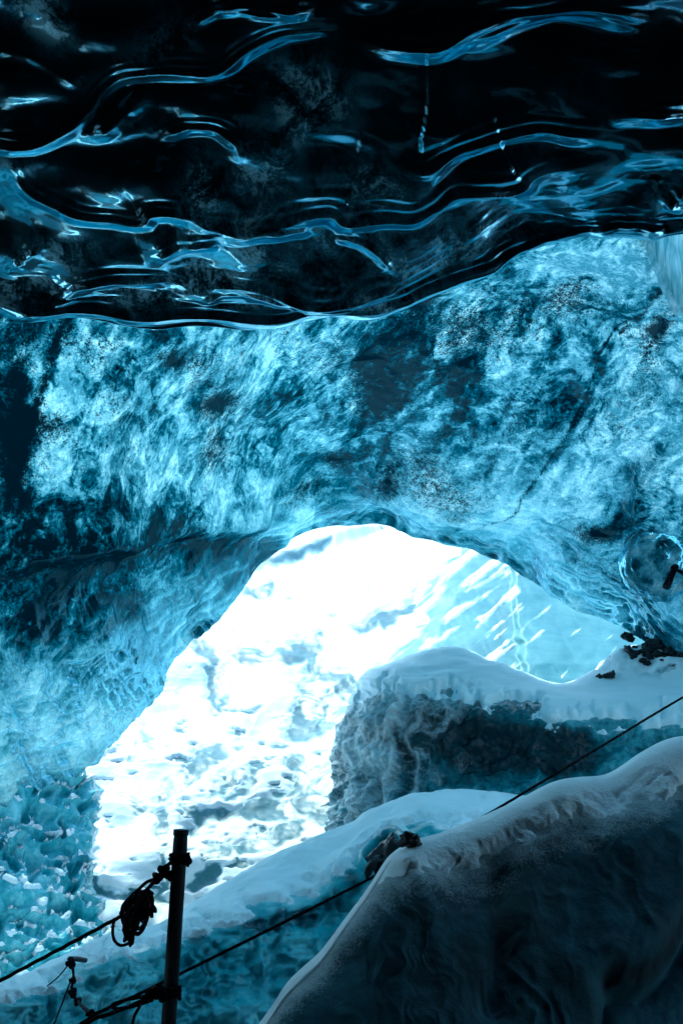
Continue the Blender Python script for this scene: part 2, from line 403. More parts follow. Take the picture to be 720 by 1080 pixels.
def build_overhang():
    NC = 640
    yl = lambda p: 5.26 - .7 * sst(300, 900, p)
    px = np.concatenate([np.linspace(-900, -60, 60, endpoint=False), np.linspace(-60, 780, 520, endpoint=False), np.linspace(780, 1620, 60)])
    lip = lip_y(px)
    rows = [at(px, 0 * px - 60, 3.5), at(px, 0 * px, 3.76), at(px, 0.33 * lip, 3.76 + .24 * (yl(px) - 3.76)), at(px, 0.66 * lip, 3.76 + .55 * (yl(px) - 3.76)), at(px, lip - 24, 3.76 + .887 * (yl(px) - 3.76)), at(px, lip, yl(px))]
    def world(y, z, w): return np.stack([np.interp(px, [-900, 1620], [-w, w]), 0 * px + y, 0 * px + z], -1)
    pre = [world(-9, -0.25, 7), world(-8.6, 2.5, 7), world(-6, 4.4, 7), world(-1, 5.0, 7), world(1.4, 5.0, 7)]  # unseen gap left under the back wall, added to light the mound face
    post = [at(px, lip - 10, yl(px) + .17), at(px, lip - 45, yl(px) + .36), at(px, lip - 95, 5.85), at(px, lip - 220, 5.8), at(px, lip - 420, 5.5)]
    post.append(world(3.6, 8.0, 8)); post.append(world(0, 7.0, 8)); post.append(world(-9.5, 6.5, 8)); post.append(world(-10, -0.25, 8))
    R = np.array(pre + rows + post)
    # side walls: bend the outermost columns down to the ground
    k0 = len(pre)
    tr = np.concatenate([np.linspace(0, k0 - .001, 60), np.linspace(k0, k0 + 5, 400), np.linspace(k0 + 5.04, len(R) - 1, 100)])
    G = crt(R, tr)
    edge = sst(2.6, 7.0, np.abs(G[..., 0])) * (1 - sst(k0 + 5.5, k0 + 9, tr))[:, None] 
    G[..., 2] = G[..., 2] * (1 - edge * 0.35) - edge ** 3 * 4.6
    N = orient(normals(G), EYE + np.array([0, 2.0, 0]) - G)
    X, Yp = proj(G)
    vis = ((tr > k0 - .8) & (tr < k0 + 5.3)).astype(float)
    vis = np.convolve(vis, np.ones(15) / 15, 'same')[:, None]
    # domain warp so that traced ridges wander a little
    W = fbm(v3(X / 70, Yp / 70, 3.0), 2); W2 = fbm(v3(X / 70, Yp / 70, 9.0), 2)
    xw = X + 4 * W; yw = Yp + 3 * W2
    D = 0
    for pts, A, wu, wd in RIDGES:
        d, sd, al = pdist(xw, yw, pts)
        end = sst(0, .26, np.minimum(al, 1 - al)) * (1 - sst(1.6, 3.2, d / wu))
        prof = np.where(sd < 0, np.exp(-(d / wu) ** 1.0), sst(-.35, 1.15, 1 - d / (1.75 * wd)) * 1.12)
        groove = 0.16 * np.exp(-((sd + wd * 0.9) / (wd * 0.33)) ** 2) + .10 * np.exp(-((sd + wd * 2.1) / (wd * 0.4)) ** 2) + .05 * np.exp(-((sd - wd * .55) / (wd * 0.22)) ** 2) + .05 * np.exp(-((sd - wd * 1.1) / (wd * 0.22)) ** 2)
        D = D + A * 1.08 * (.62 + .75 * np.clip(.5 + perlin(v3(al * 5 + len(pts) * 3.1, A * 90, wu * .7)), 0, 1)) * end * (prof - groove) 
    D = D + 0.075 * fbm(v3(X / 120, Yp / 70, 1.0), 2) + 0.004 * fbm(v3(X / 38, Yp / 20, 5.0), 2)
    # wrinkle bands near the lip
    near = np.exp(-((Yp - lip_y(X) + 30) / 45) ** 2)
    D = D + 0.005 * near * ridged(v3(X / 85 + 0.5 * W, (Yp - lip_y(X)) / 20, 2.0), 2)
    for _ in range(1):
        D = (np.roll(D, 1, 0) + np.roll(D, -1, 0) + np.roll(D, 1, 1) + np.roll(D, -1, 1) + 2 * D) / 6
    G = G + N * (D * vis)[..., None]
    fade = 1 - vis
    rt = sst(520, 640, X) * sst(30, 120, Yp) * vis
    G[..., 1] -= rt * 0.0
    P3 = G * 0.9
    G = G + N * ((0.16 * fbm(P3, 4) + 0.10 * (0.6 - worley(G * 0.8)[0])) * np.clip(fade, 0, 1) * (tr < k0 + 5)[:, None])[..., None]
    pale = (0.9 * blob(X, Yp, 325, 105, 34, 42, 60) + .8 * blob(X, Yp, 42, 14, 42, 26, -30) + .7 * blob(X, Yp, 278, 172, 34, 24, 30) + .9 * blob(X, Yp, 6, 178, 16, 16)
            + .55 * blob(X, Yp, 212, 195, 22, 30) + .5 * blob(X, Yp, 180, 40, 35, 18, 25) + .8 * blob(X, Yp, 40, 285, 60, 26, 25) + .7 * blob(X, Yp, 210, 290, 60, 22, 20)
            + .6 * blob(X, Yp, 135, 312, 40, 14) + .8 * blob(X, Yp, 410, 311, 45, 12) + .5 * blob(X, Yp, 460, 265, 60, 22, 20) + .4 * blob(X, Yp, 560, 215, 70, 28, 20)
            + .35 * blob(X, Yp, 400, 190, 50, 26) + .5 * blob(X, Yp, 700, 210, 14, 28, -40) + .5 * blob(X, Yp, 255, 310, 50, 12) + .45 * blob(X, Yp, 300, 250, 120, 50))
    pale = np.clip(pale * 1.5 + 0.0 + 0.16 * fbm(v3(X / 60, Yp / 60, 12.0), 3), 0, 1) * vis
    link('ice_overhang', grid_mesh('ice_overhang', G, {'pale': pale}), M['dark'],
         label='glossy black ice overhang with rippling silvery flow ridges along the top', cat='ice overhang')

# ------------------------------------------------------------------ blue translucent vault
TB = [(-800, 300, 6.2, -760, 1180, 5.4), (-420, 300, 7.0, -380, 1080, 6.4), (-200, 285, 7.9, -150, 905, 7.5), (-60, 275, 8.4, 0, 845, 8.3), (30, 275, 8.6, 60, 826, 8.9),
      (100, 275, 8.8, 104, 800, 9.4), (160, 275, 8.9, 126, 772, 9.7), (200, 275, 9, 150, 735, 10.2), (230, 275, 9, 175, 706, 10.6), (255, 272, 9, 203, 681, 11),
      (280, 272, 9, 225, 663, 11.3), (310, 272, 9, 242, 642, 11.6), (340, 268, 9, 262, 613, 12), (365, 265, 9, 280, 590, 12.4), (390, 262, 9, 312, 566, 12.8), (420, 255, 9, 350, 556, 13),
      (450, 245, 9, 392, 556, 13), (490, 235, 9, 440, 568, 12.8), (540, 220, 9, 500, 581, 12.6), (600, 205, 8.9, 560, 614, 12.2), (660, 195, 8.9, 600, 640, 11.9),
      (730, 185, 8.8, 655, 661, 11.5), (800, 185, 8.7, 720, 712, 11), (930, 185, 8.5, 850, 800, 10.3), (1250, 185, 7.6, 1150, 1050, 9)]
EDGE = [(b[3], b[4]) for b in TB]

def build_vault():
    T = np.array([b[:3] for b in TB], float); B = np.array([b[3:] for b in TB], float)
    # columns dense inside the frame
    base = np.arange(len(TB))
    inner_x = (T[:, 0] > -300) & (T[:, 0] < 1000)
    T[:, 1] = np.where(inner_x, lip_y(T[:, 0]) - 125, T[:, 1]); T[:, 2] = np.where(inner_x, 5.72, T[:, 2])
    tcol = np.interp(np.linspace(0, 1, 700), [0, .04, .96, 1], [0, 2.4, 22.6, len(TB) - 1])
    Tp = crt(at(T[:, 0], T[:, 1], T[:, 2]), tcol); Bp = crt(at(B[:, 0], B[:, 1], B[:, 2]), tcol)
    ed = Bp - Tp; ed /= np.linalg.norm(ed, axis=1)[:, None]
    Bp = Bp + ed * (0.10 * fbm(Bp * 1.6, 2) + .10 * fbm(Bp * 4.5, 3) * sst(-.5, -2.2, Bp[:, 0]))[:, None]
    NR = 440
    t = np.linspace(0, 1, NR)[:, None, None]
    G = Tp[None] * (1 - t) + Bp[None] * t
    N = orient(normals(G), EYE - G)
    Nb = N.copy()
    tt = t[..., 0] + 0 * G[..., 0]
    bul = np.sin(math.pi * tt) * -0.55
    G = G + N * bul[..., None]
    X, Yp = proj(G)
    de, sde, al = pdist(X, Yp, EDGE)
    W = fbm(v3(X / 80, Yp / 80, 30.), 3); W2 = fbm(v3(X / 80, Yp / 80, 40.), 3)
    s = G[..., 0] * 1.1 + G[..., 1] * 0.4
    D = 0.18 * fbm(G * 0.55, 3) + 0.03 * fbm(G * 2.0, 3)
    # the long fold across the vault
    FOLD = [(-80, 590), (0, 578), (60, 560), (150, 560), (220, 552), (290, 538), (345, 530), (400, 524), (470, 536), (530, 532), (575, 518)]
    d, sd, _ = pdist(X + 8 * W, Yp + 8 * W2, FOLD)
    D = D + 0.20 * np.where(sd < 0, np.exp(-d / 60), np.exp(-(d / 18) ** 2)) * np.clip((600 - X) / 120, 0, 1)
    # flutes that run along the mouth edge
    band = np.exp(-(de / np.where(X > 400, 95, 70)) ** 2) + 0.9 * blob(X, Yp, 60, 745, 170, 100, 20)
    band = np.clip(band, 0, 1)
    alen = al * 1900
    fl = ridged(v3(alen / 150 + 1.1 * W, (de + 26 * W2) / 24, 4.), 2)
    fl2 = ridged(v3(alen / 80 + 1.0 * W2, (de + 16 * W) / 10, 8.), 2)
    lf = (X < 250)
    calm = 1 - .6 * sst(110, 140, X) * (1 - sst(330, 400, X)) * (1 - sst(670, 720, Yp))
    D = D + calm * band * (0.034 * (fl - .7) + 0.010 * (fl2 - .7))
    # scallops at the left
    sc = worley(v3((X + 0.8 * Yp) / 62 + .8 * W, (Yp - 0.45 * X) / 17 + .8 * W2, 0.5))
    D = D + 0.04 * blob(X, Yp, 90, 720, 170, 80, 25) * (np.clip(1 - sc[0], 0, 1) ** 1.5)
    # swirling cushions at the right
    mr = sst(520, 640, X + 0.5 * Yp - 240) * np.clip(1 - tt * .2, 0, 1)
    cu = worley(v3((X - 0.4 * Yp) / 85 + .7 * W, (Yp + 0.5 * X) / 50 + .7 * W2, 1.5))
    D = D + 0.05 * mr * (1 - cu[0]) + 0.02 * ridged(v3((X - Yp) / 140 + W, (X + Yp) / 34 + W2, 2.), 2) * mr
    for pts, A, wu, wd in [([(760, 395), (700, 410), (640, 428), (600, 446), (570, 478)], .06, 22, 7),
                           ([(722, 462), (695, 476), (678, 505), (674, 530), (686, 552)], .12, 30, 9),
                           ([(560, 585), (620, 600), (660, 622), (690, 655), (720, 690)], .04, 18, 10),
                           ([(590, 560), (630, 580), (655, 610), (690, 640), (730, 668)], .04, 20, 10),
                           ([(430, 566), (470, 556), (520, 562), (560, 580), (600, 612)], .03, 16, 9),
                           ([(450, 545), (500, 552), (550, 560), (590, 585)], .03, 16, 9),
                           ([(5, 560), (15, 600), (28, 640), (38, 680)], .05, 10, 10),
                           
                           
                           ([(50, 700), (70, 686), (110, 690), (130, 710)], .03, 16, 9),
                           ([(120, 752), (150, 722), (200, 708), (230, 700)], .03, 16, 9),
                           ([(90, 770), (130, 735), (180, 715)], .03, 14, 8),
                           ([(80, 680), (110, 640), (140, 622)], .025, 14, 8)]:
        d, sd, a_ = pdist(X + 5 * W, Yp + 5 * W2, pts)
        end = np.minimum(1, np.minimum(a_, 1 - a_) / 0.15)
        D = D + A * end * np.where(sd < 0, np.exp(-d / wu), np.exp(-(d / wd) ** 2))
    lipfade = sst(0, 0.012, 1 - tt)
    G = G + N * (D * (0.35 + 0.65 * lipfade))[..., None]
    # --- what the ice is like: clear bubble-white, deep blue or full of sediment, plus painted shade
    w3 = 16 * W; w4 = 16 * W2
    x, y = X + w3, Yp + w4
    B_ = lambda *a: blob(x, y, *a)
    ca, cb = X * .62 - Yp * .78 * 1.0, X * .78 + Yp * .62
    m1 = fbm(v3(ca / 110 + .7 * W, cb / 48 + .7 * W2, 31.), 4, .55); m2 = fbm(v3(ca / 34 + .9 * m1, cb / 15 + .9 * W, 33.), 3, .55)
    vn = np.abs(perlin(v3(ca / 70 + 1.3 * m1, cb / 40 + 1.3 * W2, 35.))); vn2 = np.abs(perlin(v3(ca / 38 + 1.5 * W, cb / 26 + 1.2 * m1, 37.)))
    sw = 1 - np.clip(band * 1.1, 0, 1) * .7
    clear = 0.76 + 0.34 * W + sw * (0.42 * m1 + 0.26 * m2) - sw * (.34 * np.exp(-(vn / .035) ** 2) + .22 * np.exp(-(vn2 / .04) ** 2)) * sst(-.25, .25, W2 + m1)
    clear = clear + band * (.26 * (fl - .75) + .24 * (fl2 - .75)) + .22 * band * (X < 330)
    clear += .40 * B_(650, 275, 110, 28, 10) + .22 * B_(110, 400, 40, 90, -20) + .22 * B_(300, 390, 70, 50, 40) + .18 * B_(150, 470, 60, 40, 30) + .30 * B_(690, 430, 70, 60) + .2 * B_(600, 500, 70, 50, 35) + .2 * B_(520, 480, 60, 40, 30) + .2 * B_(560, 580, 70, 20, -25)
    clear -= .10 + .38 * B_(0, 430, 40, 120) + .22 * B_(420, 420, 75, 75, 40) + .20 * B_(70, 520, 110, 26) + .50 * B_(90, 595, 150, 42) + .22 * B_(90, 650, 130, 40) + .30 * B_(60, 660, 110, 70) + .35 * B_(160, 570, 140, 22) + .22 * B_(240, 590, 60, 50, 40) + .15 * B_(640, 620, 80, 40, -35) + .25 * B_(470, 570, 120, 26, -12) + .25 * B_(690, 575, 28, 24)  # the low left blobs paint the shade under the fold
    clear += .12 * B_(110, 780, 80, 30, 30)
    dirt_shade = 0.24 + 0.5 * np.clip(W2 + .1, 0, 1)
    for a in [(233, 425, 22, 16, 20, 1.1), (180, 367, 24, 16, 10, 1.1), (52, 440, 22, 20, 0, .8), (20, 350, 40, 40, 0, .7), (10, 470, 26, 60, 0, .9), (352, 480, 18, 18, 0, 1.1), (405, 415, 26, 22, 0, .8), (408, 515, 18, 30, 0, .8), (395, 380, 50, 50, 30, .2),
              (560, 330, 85, 40, 10, .34), (520, 360, 50, 40, 30, .22), (470, 350, 40, 40, 30, .22), (470, 500, 30, 50, 30, .3), (636, 557, 20, 10, 25, 1.2), (700, 355, 12, 30, -20, .9), (440, 322, 26, 16, 25, 1.3), (690, 340, 30, 12, 45, .8),
              (210, 385, 14, 40, -20, .5), (225, 480, 14, 30, -20, .6), (250, 370, 10, 40, -30, .4), (60, 590, 60, 20, 0, .4), (320, 520, 40, 10, 10, .5), (610, 330, 70, 20, 20, .2)]:
        dirt_shade = dirt_shade + a[5] * B_(*a[:5])
    for pts, w, k in [([(668, 335), (630, 380), (605, 440), (580, 480), (562, 510), (548, 530), (510, 545), (478, 560)], 1.3, .55),
                      ([(75, 335), (55, 380), (36, 430), (10, 500), (0, 525)], 6, .5), ([(330, 338), (290, 380), (262, 420), (245, 470), (236, 500)], 2, .15),
                      ([(700, 300), (672, 335), (655, 360)], 3, .5)]:
        d, _, a_ = pdist(X + 6 * W, Yp + 6 * W2, pts)
        dirt_shade = dirt_shade + k * 1.3 * np.exp(-(d / w) ** 2); clear = clear - .3 * k * np.exp(-(d / w) ** 2)
    clear = clear - .50 * sst(1.05, 1.5, dirt_shade)
    for pts, a_, w_, sg_ in [([(345, 335), (300, 375), (268, 420), (250, 470), (238, 510)], .26, 34, -1), ([(480, 325), (450, 380), (420, 440), (395, 500), (385, 530)], .22, 36, 1),
                            ([(705, 300), (660, 345), (615, 430), (580, 490), (555, 525)], .22, 26, 1), ([(90, 335), (62, 380), (40, 440), (15, 505)], .34, 36, 1), ([(205, 345), (170, 400), (140, 450), (128, 520)], .14, 28, -1), ([(590, 290), (530, 345), (490, 420), (470, 500)], .16, 34, 1)]:
        d, sd, al_ = pdist(X + 9 * W + 4 * m2, Yp + 9 * W2, pts)
        clear = clear - a_ * np.where(sd * sg_ > 0, np.exp(-d / w_), np.exp(-(d / 2.5) ** 2)) * sst(0, .15, np.minimum(al_, 1 - al_)) + .10 * np.where(sd * sg_ < 0, np.exp(-d / w_), 0)  # facet shading painted in: one side darkened, the other lightened
    dirt_shade = dirt_shade * (1 - .8 * sst(0.75, 1, band)) - .5 * B_(650, 262, 110, 22, 10)
    daylight_strip = sst(-6, -26, Yp - lip_y(X)); clear = clear + daylight_strip * 1.2; dirt_shade = dirt_shade - daylight_strip  # unseen strip behind the lip, made near-white to brighten the cave
    wet = np.clip(.04 + .26 * band * calm + .30 * blob(X, Yp, 80, 745, 150, 80, 20) + .10 * mr - .3 * np.clip(dirt_shade, 0, 1), 0.03, 1)
    clear = np.where(daylight_strip > .3, clear, np.minimum(clear, .97)); clear = np.clip(clear, 0.03, 1.9); dirt_shade = np.clip(dirt_shade, 0, 1.6)
    slot = ((X > 682 + (Yp - 240) * .45) & (Yp < 318) & (X < 850)); bare = (Yp < lip_y(X) - 28) & (X > -200) & (X < 900) & (tt > .004)  # unseen openings added for daylight: one behind the curtain, one behind the lip
    global VG, VX, VY
    VG, VX, VY = G, X, Yp
    inner = grid_mesh('ice_vault', G, {'clear': clear, 'dirt_shade': dirt_shade, 'wet': wet, 'smooth': np.clip(band * 1.2, 0, 1)}, keep=~(slot | bare | (((X - 696) / 31) ** 2 + ((Yp - 590) / 35) ** 2 < 1)))
    # top side of the glacier over the vault, real thickness, closed at the mouth rim
    k = np.linspace(NR - 1, 0, 60).astype(int)
    up = -Nb; up = up + np.array([0, 0, 0.8]); up /= np.linalg.norm(up, axis=-1)[..., None]
    O = G[k] * 1.0; th = (0.03 + 0.50 * np.sqrt(np.clip(1 - tt[k], 0, 1)))[..., None]
    O = O + up[k] * th
    R1 = G[-1:] + up[-1:] * 0.01 + (Bp - Tp)[None] / np.linalg.norm(Bp - Tp, axis=-1)[None, :, None] * 0.012
    Og = np.concatenate([G[-1:], R1, O, G[:1]], 0)
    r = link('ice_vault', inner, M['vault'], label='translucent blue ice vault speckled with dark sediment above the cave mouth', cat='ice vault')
    ko = np.concatenate([~slot[-1:], ~slot[-1:], ~slot[k], ~slot[:1]], 0)
    link('glacier_surface', grid_mesh('glacier_surface', Og, keep=ko), M['firn'], r)

build_overhang(); build_vault()

def vault_point(px, py):
    k = np.argmin((VX[:440] - px) ** 2 + (VY[:440] - py) ** 2); return VG.reshape(-1, 3)[k]

def build_bulge():
    c = vault_point(696, 590); Y = c[1]; k = Y / FPX
    n, m_ = 110, 180
    th = np.linspace(0.001, math.pi - .001, n)[:, None]; ph = np.linspace(0, 2 * math.pi, m_)[None]
    # pole towards the viewer
    P = np.stack([np.sin(th) * np.cos(ph), -np.cos(th) * .75 + 0 * ph, np.sin(th) * np.sin(ph)], -1)
    Wn = fbm(P * 2.0 + 5, 3)
    r = 1 + .10 * fbm(P * 1.3 + 2, 3) + .05 * (ridged(v3((th * 3.2 + .9 * Wn), ph * .25 + 0 * th, 2.), 2) - .7) * sst(2.6, 1.2, th + 0 * ph) + .015 * np.cos(th * 16 + 3 * Wn)
    G = c + P * r[..., None] * np.array([37 * k, 40 * k, 42 * k])
    clear = .62 + .5 * Wn + 0.10 * np.cos(th * 14 + 4 * Wn) * (np.cos(ph + .4) < .2)
    dirt_shade = .1 + .7 * np.exp(-((P[..., 0] - .0) / .14) ** 2 - ((P[..., 2] - .05) / .10) ** 2) + .3 * np.exp(-((P[..., 2] + .78) / .14) ** 2)  # dark middle crack; the low band paints the shadow rim of the bulge
    link('ice_bulge', grid_mesh('ice_bulge', G, {'clear': np.clip(clear + 0 * dirt_shade, .05, .97), 'dirt_shade': np.clip(dirt_shade, 0, 1.4), 'wet': .6 + 0 * dirt_shade, 'smooth': 1 + 0 * dirt_shade}, keep=(th + 0 * ph) < 1.9), M['vault'],
         label='round glassy bulge of clear ice swelling out of the blue vault by the black sling', cat='ice bulge')
build_bulge()

# ------------------------------------------------------------------ bright ice curtain at the upper right
def build_curtain():
    n, k = 70, 120
    u = np.linspace(0, 1, n)[:, None]; v = np.linspace(0, 1, k)[None]
    # left rim from (676,236) to (714,322), the rest out of the frame
    lx = np.interp(v[0], [0, .35, .7, 1], [674, 684, 698, 716]); ly = np.interp(v[0], [0, 1], [232, 324])
    px = lx[None] + u * (140 + 60 * v) ; py = ly[None] + u * (30 * v * (1 - 2.2 * u)) - 6 * u
    Y = 6.9 + 0.3 * u + 0.15 * v
    G = at(px, py, Y + 0 * px)
    fl = 0.05 * ridged(v3((px - 675) / (16 + 10 * v), v * 1.2 + 0 * px, 3.), 2) + 0.03 * np.sin((px - 675) / 9)
    G[..., 1] -= fl
    Bk = G.copy(); Bk[..., 1] += 0.12
    front = np.concatenate([G, Bk[::-1], G[:1]], 0)
    m, nt, out = mat('curtain_ice')
    q = coords(nt, (9, 2, 1.2)); c = ramp(nt, noise(nt, q, 3.0, 5, .6, .4), [(0.35, (0.18, 0.40, 0.45)), (0.52, (0.46, 0.64, 0.68)), (0.68, (0.85, 0.92, 0.93))])
    tr = nd(nt, 'ShaderNodeBsdfTranslucent', {'Color': c}); df = nd(nt, 'ShaderNodeBsdfDiffuse', {'Color': c})
    mx = nd(nt, 'ShaderNodeMixShader', {0: .15, 1: tr.outputs[0], 2: df.outputs[0]})
    gl = nd(nt, 'ShaderNodeBsdfGlossy', {'Roughness': .2}); mx2 = nd(nt, 'ShaderNodeMixShader', {0: .06, 1: mx.outputs[0], 2: gl.outputs[0]})
    nt.links.new(mx2.outputs[0], out.inputs[0])
    link('ice_curtain', grid_mesh('ice_curtain', front), m, label='pale pleated ice curtain hanging under the dark overhang', cat='ice curtain')
build_curtain()

# ------------------------------------------------------------------ glacier slope outside
PYT = [1100, 1010, 900, 850, 800, 700, 620, 560, 500, 400, 250, 120]; YT = [9.3, 9.8, 10.8, 11.5, 12.5, 15.8, 20, 25, 32, 44, 60, 80]
def slope_Y(px, py):
    return np.interp(-py, [-p for p in PYT], YT) * (1 - 0.00012 * np.clip(px - 300, -400, 400))

HOLES = [([(255, 693), (280, 697), (312, 690), (330, 680)], 8), ([(288, 702), (312, 694)], 3), ([(222, 708), (225, 735), (230, 752)], 4), ([(235, 705), (238, 735), (228, 755)], 2),
         ([(208, 684), (222, 690), (228, 696)], 6), ([(205, 815), (222, 797), (232, 792)], 8), ([(180, 832), (195, 825), (205, 812)], 5), ([(168, 842), (185, 835)], 2.5), ([(170, 860), (170, 878)], 6),
         ([(262, 858), (275, 851), (288, 857)], 9), ([(215, 860), (250, 862), (300, 862)], 2.5), ([(232, 832), (245, 825), (240, 818)], 2), ([(215, 845), (235, 840)], 2), ([(310, 805), (318, 818), (316, 830)], 6), ([(290, 840), (312, 835)], 2),
         ([(328, 690), (330, 715), (322, 735), (310, 765)], 4), ([(310, 775), (335, 770), (362, 755), (372, 735)], 9), ([(330, 735), (350, 745), (365, 725)], 12), ([(345, 712), (360, 720)], 8),
         ([(345, 840), (330, 855), (345, 862)], 10), ([(320, 850), (345, 830), (358, 800)], 8), ([(290, 880), (315, 868)], 5), ([(222, 902), (250, 898), (285, 890), (310, 876)], 5), ([(205, 935), (225, 922)], 6),
         ([(142, 850), (148, 858)], 2), ([(132, 845), (140, 847)], 1.5), ([(265, 815), (266, 830)], 1.5), ([(345, 710), (344, 714)], 3), ([(162, 790), (150, 770)], 2),
         ([(195, 850), (208, 860), (215, 872)], 3), ([(200, 880), (225, 875)], 3), ([(172, 900), (178, 930), (165, 950)], 3), ([(240, 845), (262, 835)], 1.6), ([(100, 905), (101, 940), (140, 948)], 3),
         ([(425, 645), (400, 655), (380, 665)], 3), ([(470, 620), (440, 635), (405, 662)], 3), ([(480, 600), (440, 625)], 2.5), ([(258, 622), (272, 629), (288, 620)], 2.5), ([(268, 600), (290, 597), (318, 588), (345, 576)], 2)]  # last hole draws the shaded recess of the snow shelf as ice

def build_slope():
    px = np.concatenate([np.linspace(-700, 40, 60, endpoint=False), np.linspace(40, 720, 430, endpoint=False), np.linspace(720, 1500, 50)])
    py = np.concatenate([np.linspace(1100, 960, 30, endpoint=False), np.linspace(960, 540, 420, endpoint=False), np.linspace(540, 120, 60)])
    X, Yp = np.meshgrid(px, py)
    Y = slope_Y(X, Yp)
    W = fbm(v3(X / 60, Yp / 60, 50.), 4)
    k = Y / 12
    G = at(X, Yp, Y + k * (0.5 * fbm(v3(X / 170, Yp / 120, 60.), 3)))
    G[..., 2] += k * (0.045 * fbm(v3(X / 70, Yp / 40, 61.), 4) + .014 * ridged(v3(X / 60 + W, Yp / 24, 62.), 2))
    # banked snow shelf high up behind the mouth
    d, sd, a_ = pdist(X, Yp, [(240, 605), (270, 600), (310, 590), (350, 575), (380, 568)])
    G[..., 2] += k * 0.10 * np.where(sd < 0, np.exp(-d / 16), np.exp(-(d / 4) ** 2))
    W2 = fbm(v3(X / 22, Yp / 12, 55.), 3); W3 = fbm(v3(X / 22, Yp / 12, 57.), 3)
    hole = np.full(X.shape, 50.0)
    for pts, r in HOLES:
        d, _, _ = pdist(X + 7 * W3, Yp + 5 * W2, pts, smooth=False)
        hole = np.minimum(hole, d - r * (1 + .5 * W2))
    # small random flecks of bare ice low on the slope
    fl = fbm(v3(X / 26, Yp / 9, 70.), 3) - 0.47 - 0.5 * np.clip((800 - Yp) / 120, 0, 1) - 0.4 * blob(X, Yp, 140, 880, 45, 70)
    hole = np.minimum(hole, -fl * 26)
    dust = np.clip(.05 + hole / 4.5, -1.2, 1)
    link('glacier_slope', grid_mesh('glacier_slope', G, {'dark': 0 * X, 'dust': dust}), M['slope'], kind='structure')
    th = sst(-.5, 8, hole)
    Sg = G.copy(); Sg[..., 2] += (th * 0.030 - 0.006) * k + th * k * 0.015 * fbm(v3(X / 60, Yp / 30, 71.), 3); Sg[..., 1] -= (th * .03 - .01) * k
    link('snow_slope', grid_mesh('snow_slope', Sg, keep=th > 0.01), M['snow'], kind='structure')

    # turquoise ice face rising out of the snow
    px = np.linspace(300, 900, 420); py = np.linspace(900, 470, 360)
    X, Yp = np.meshgrid(px, py)
    W = fbm(v3(X / 50, Yp / 50, 80.), 3)
    bound = np.interp(-Yp, [-900, -830, -780, -720, -680, -640, -600, -575, -540], [338, 345, 362, 385, 402, 425, 462, 492, 520])
    rise = np.clip((X + 16 * W - bound) / 45, -1, 1.2)
    crease = np.interp(-Yp, [-740, -600, -560], [549, 538, 536])
    c2 = X - crease + 10 * fbm(v3(X / 60, Yp / 36, 88.), 3)
    Y = slope_Y(X, Yp) - 0.7 * rise - np.clip(X - bound, 0, 400) * 0.004 * (Yp < 5000)
    Y = Y + np.where(c2 > 0, -0.9 * sst(0, 6, c2) + c2 * 0.010, 0)
    Y = Y + 0.12 * fbm(v3(X / 90, Yp / 60, 81.), 4) * (Y / 12) + 0.035 * ridged(v3((X + Yp) / 80, (X - Yp * .7) / 30, 82.), 3) * np.clip(rise, 0, 1)
    d, _, _ = pdist(X, Yp, [(505, 690), (520, 665), (540, 630), (545, 605)])
    F = at(X, Yp, np.maximum(Y, 11.5))
    # flecks of snow stuck to it, streaked up to the right
    a = (X * 0.78 - Yp * 0.62); b = (X * 0.62 + Yp * 0.78)
    st = fbm(v3(a / 50 + .3 * W, b / 9 + .3 * W, 83.), 4) - 0.10 - 0.30 * sst(-10, 25, c2) - .18 * sst(0, 110, X - bound) + 0.5 * (1 - sst(0, 26, X - bound)) - .35 * sst(690, 740, Yp) * sst(10, 40, X - bound)
    st = st + 0.35 * np.exp(-(d / 4) ** 2) + .6 * np.exp(-(c2 / 2.2) ** 2) * (Yp < 640) * .0
    dust = np.clip(.20 + st * 2.2 + .25 * W, -1, .75)
    smudge = .8 * blob(X, Yp, 508, 688, 26, 12, 25) + .7 * blob(X, Yp, 528, 652, 10, 18) + .5 * blob(X, Yp, 590, 688, 16, 10)
    f = link('ice_cliff', grid_mesh('ice_cliff', F, {'dark': np.clip(smudge, 0, .8), 'dust': dust - smudge * .3}), M['face'], label='sunlit pale turquoise ice cliff with snow flecks outside the cave mouth', cat='ice cliff')
    th = sst(0.03, 0.3, st)
    Sg = F.copy(); Sg[..., 1] -= (th * 0.02 - 0.006) * (Y / 13); Sg[..., 2] += (th * 0.025 - .007) * (Y / 13)
    link('snow_fleck_layer', grid_mesh('snow_fleck_layer', Sg, keep=th > 0.01), M['snow'], f)
build_slope()

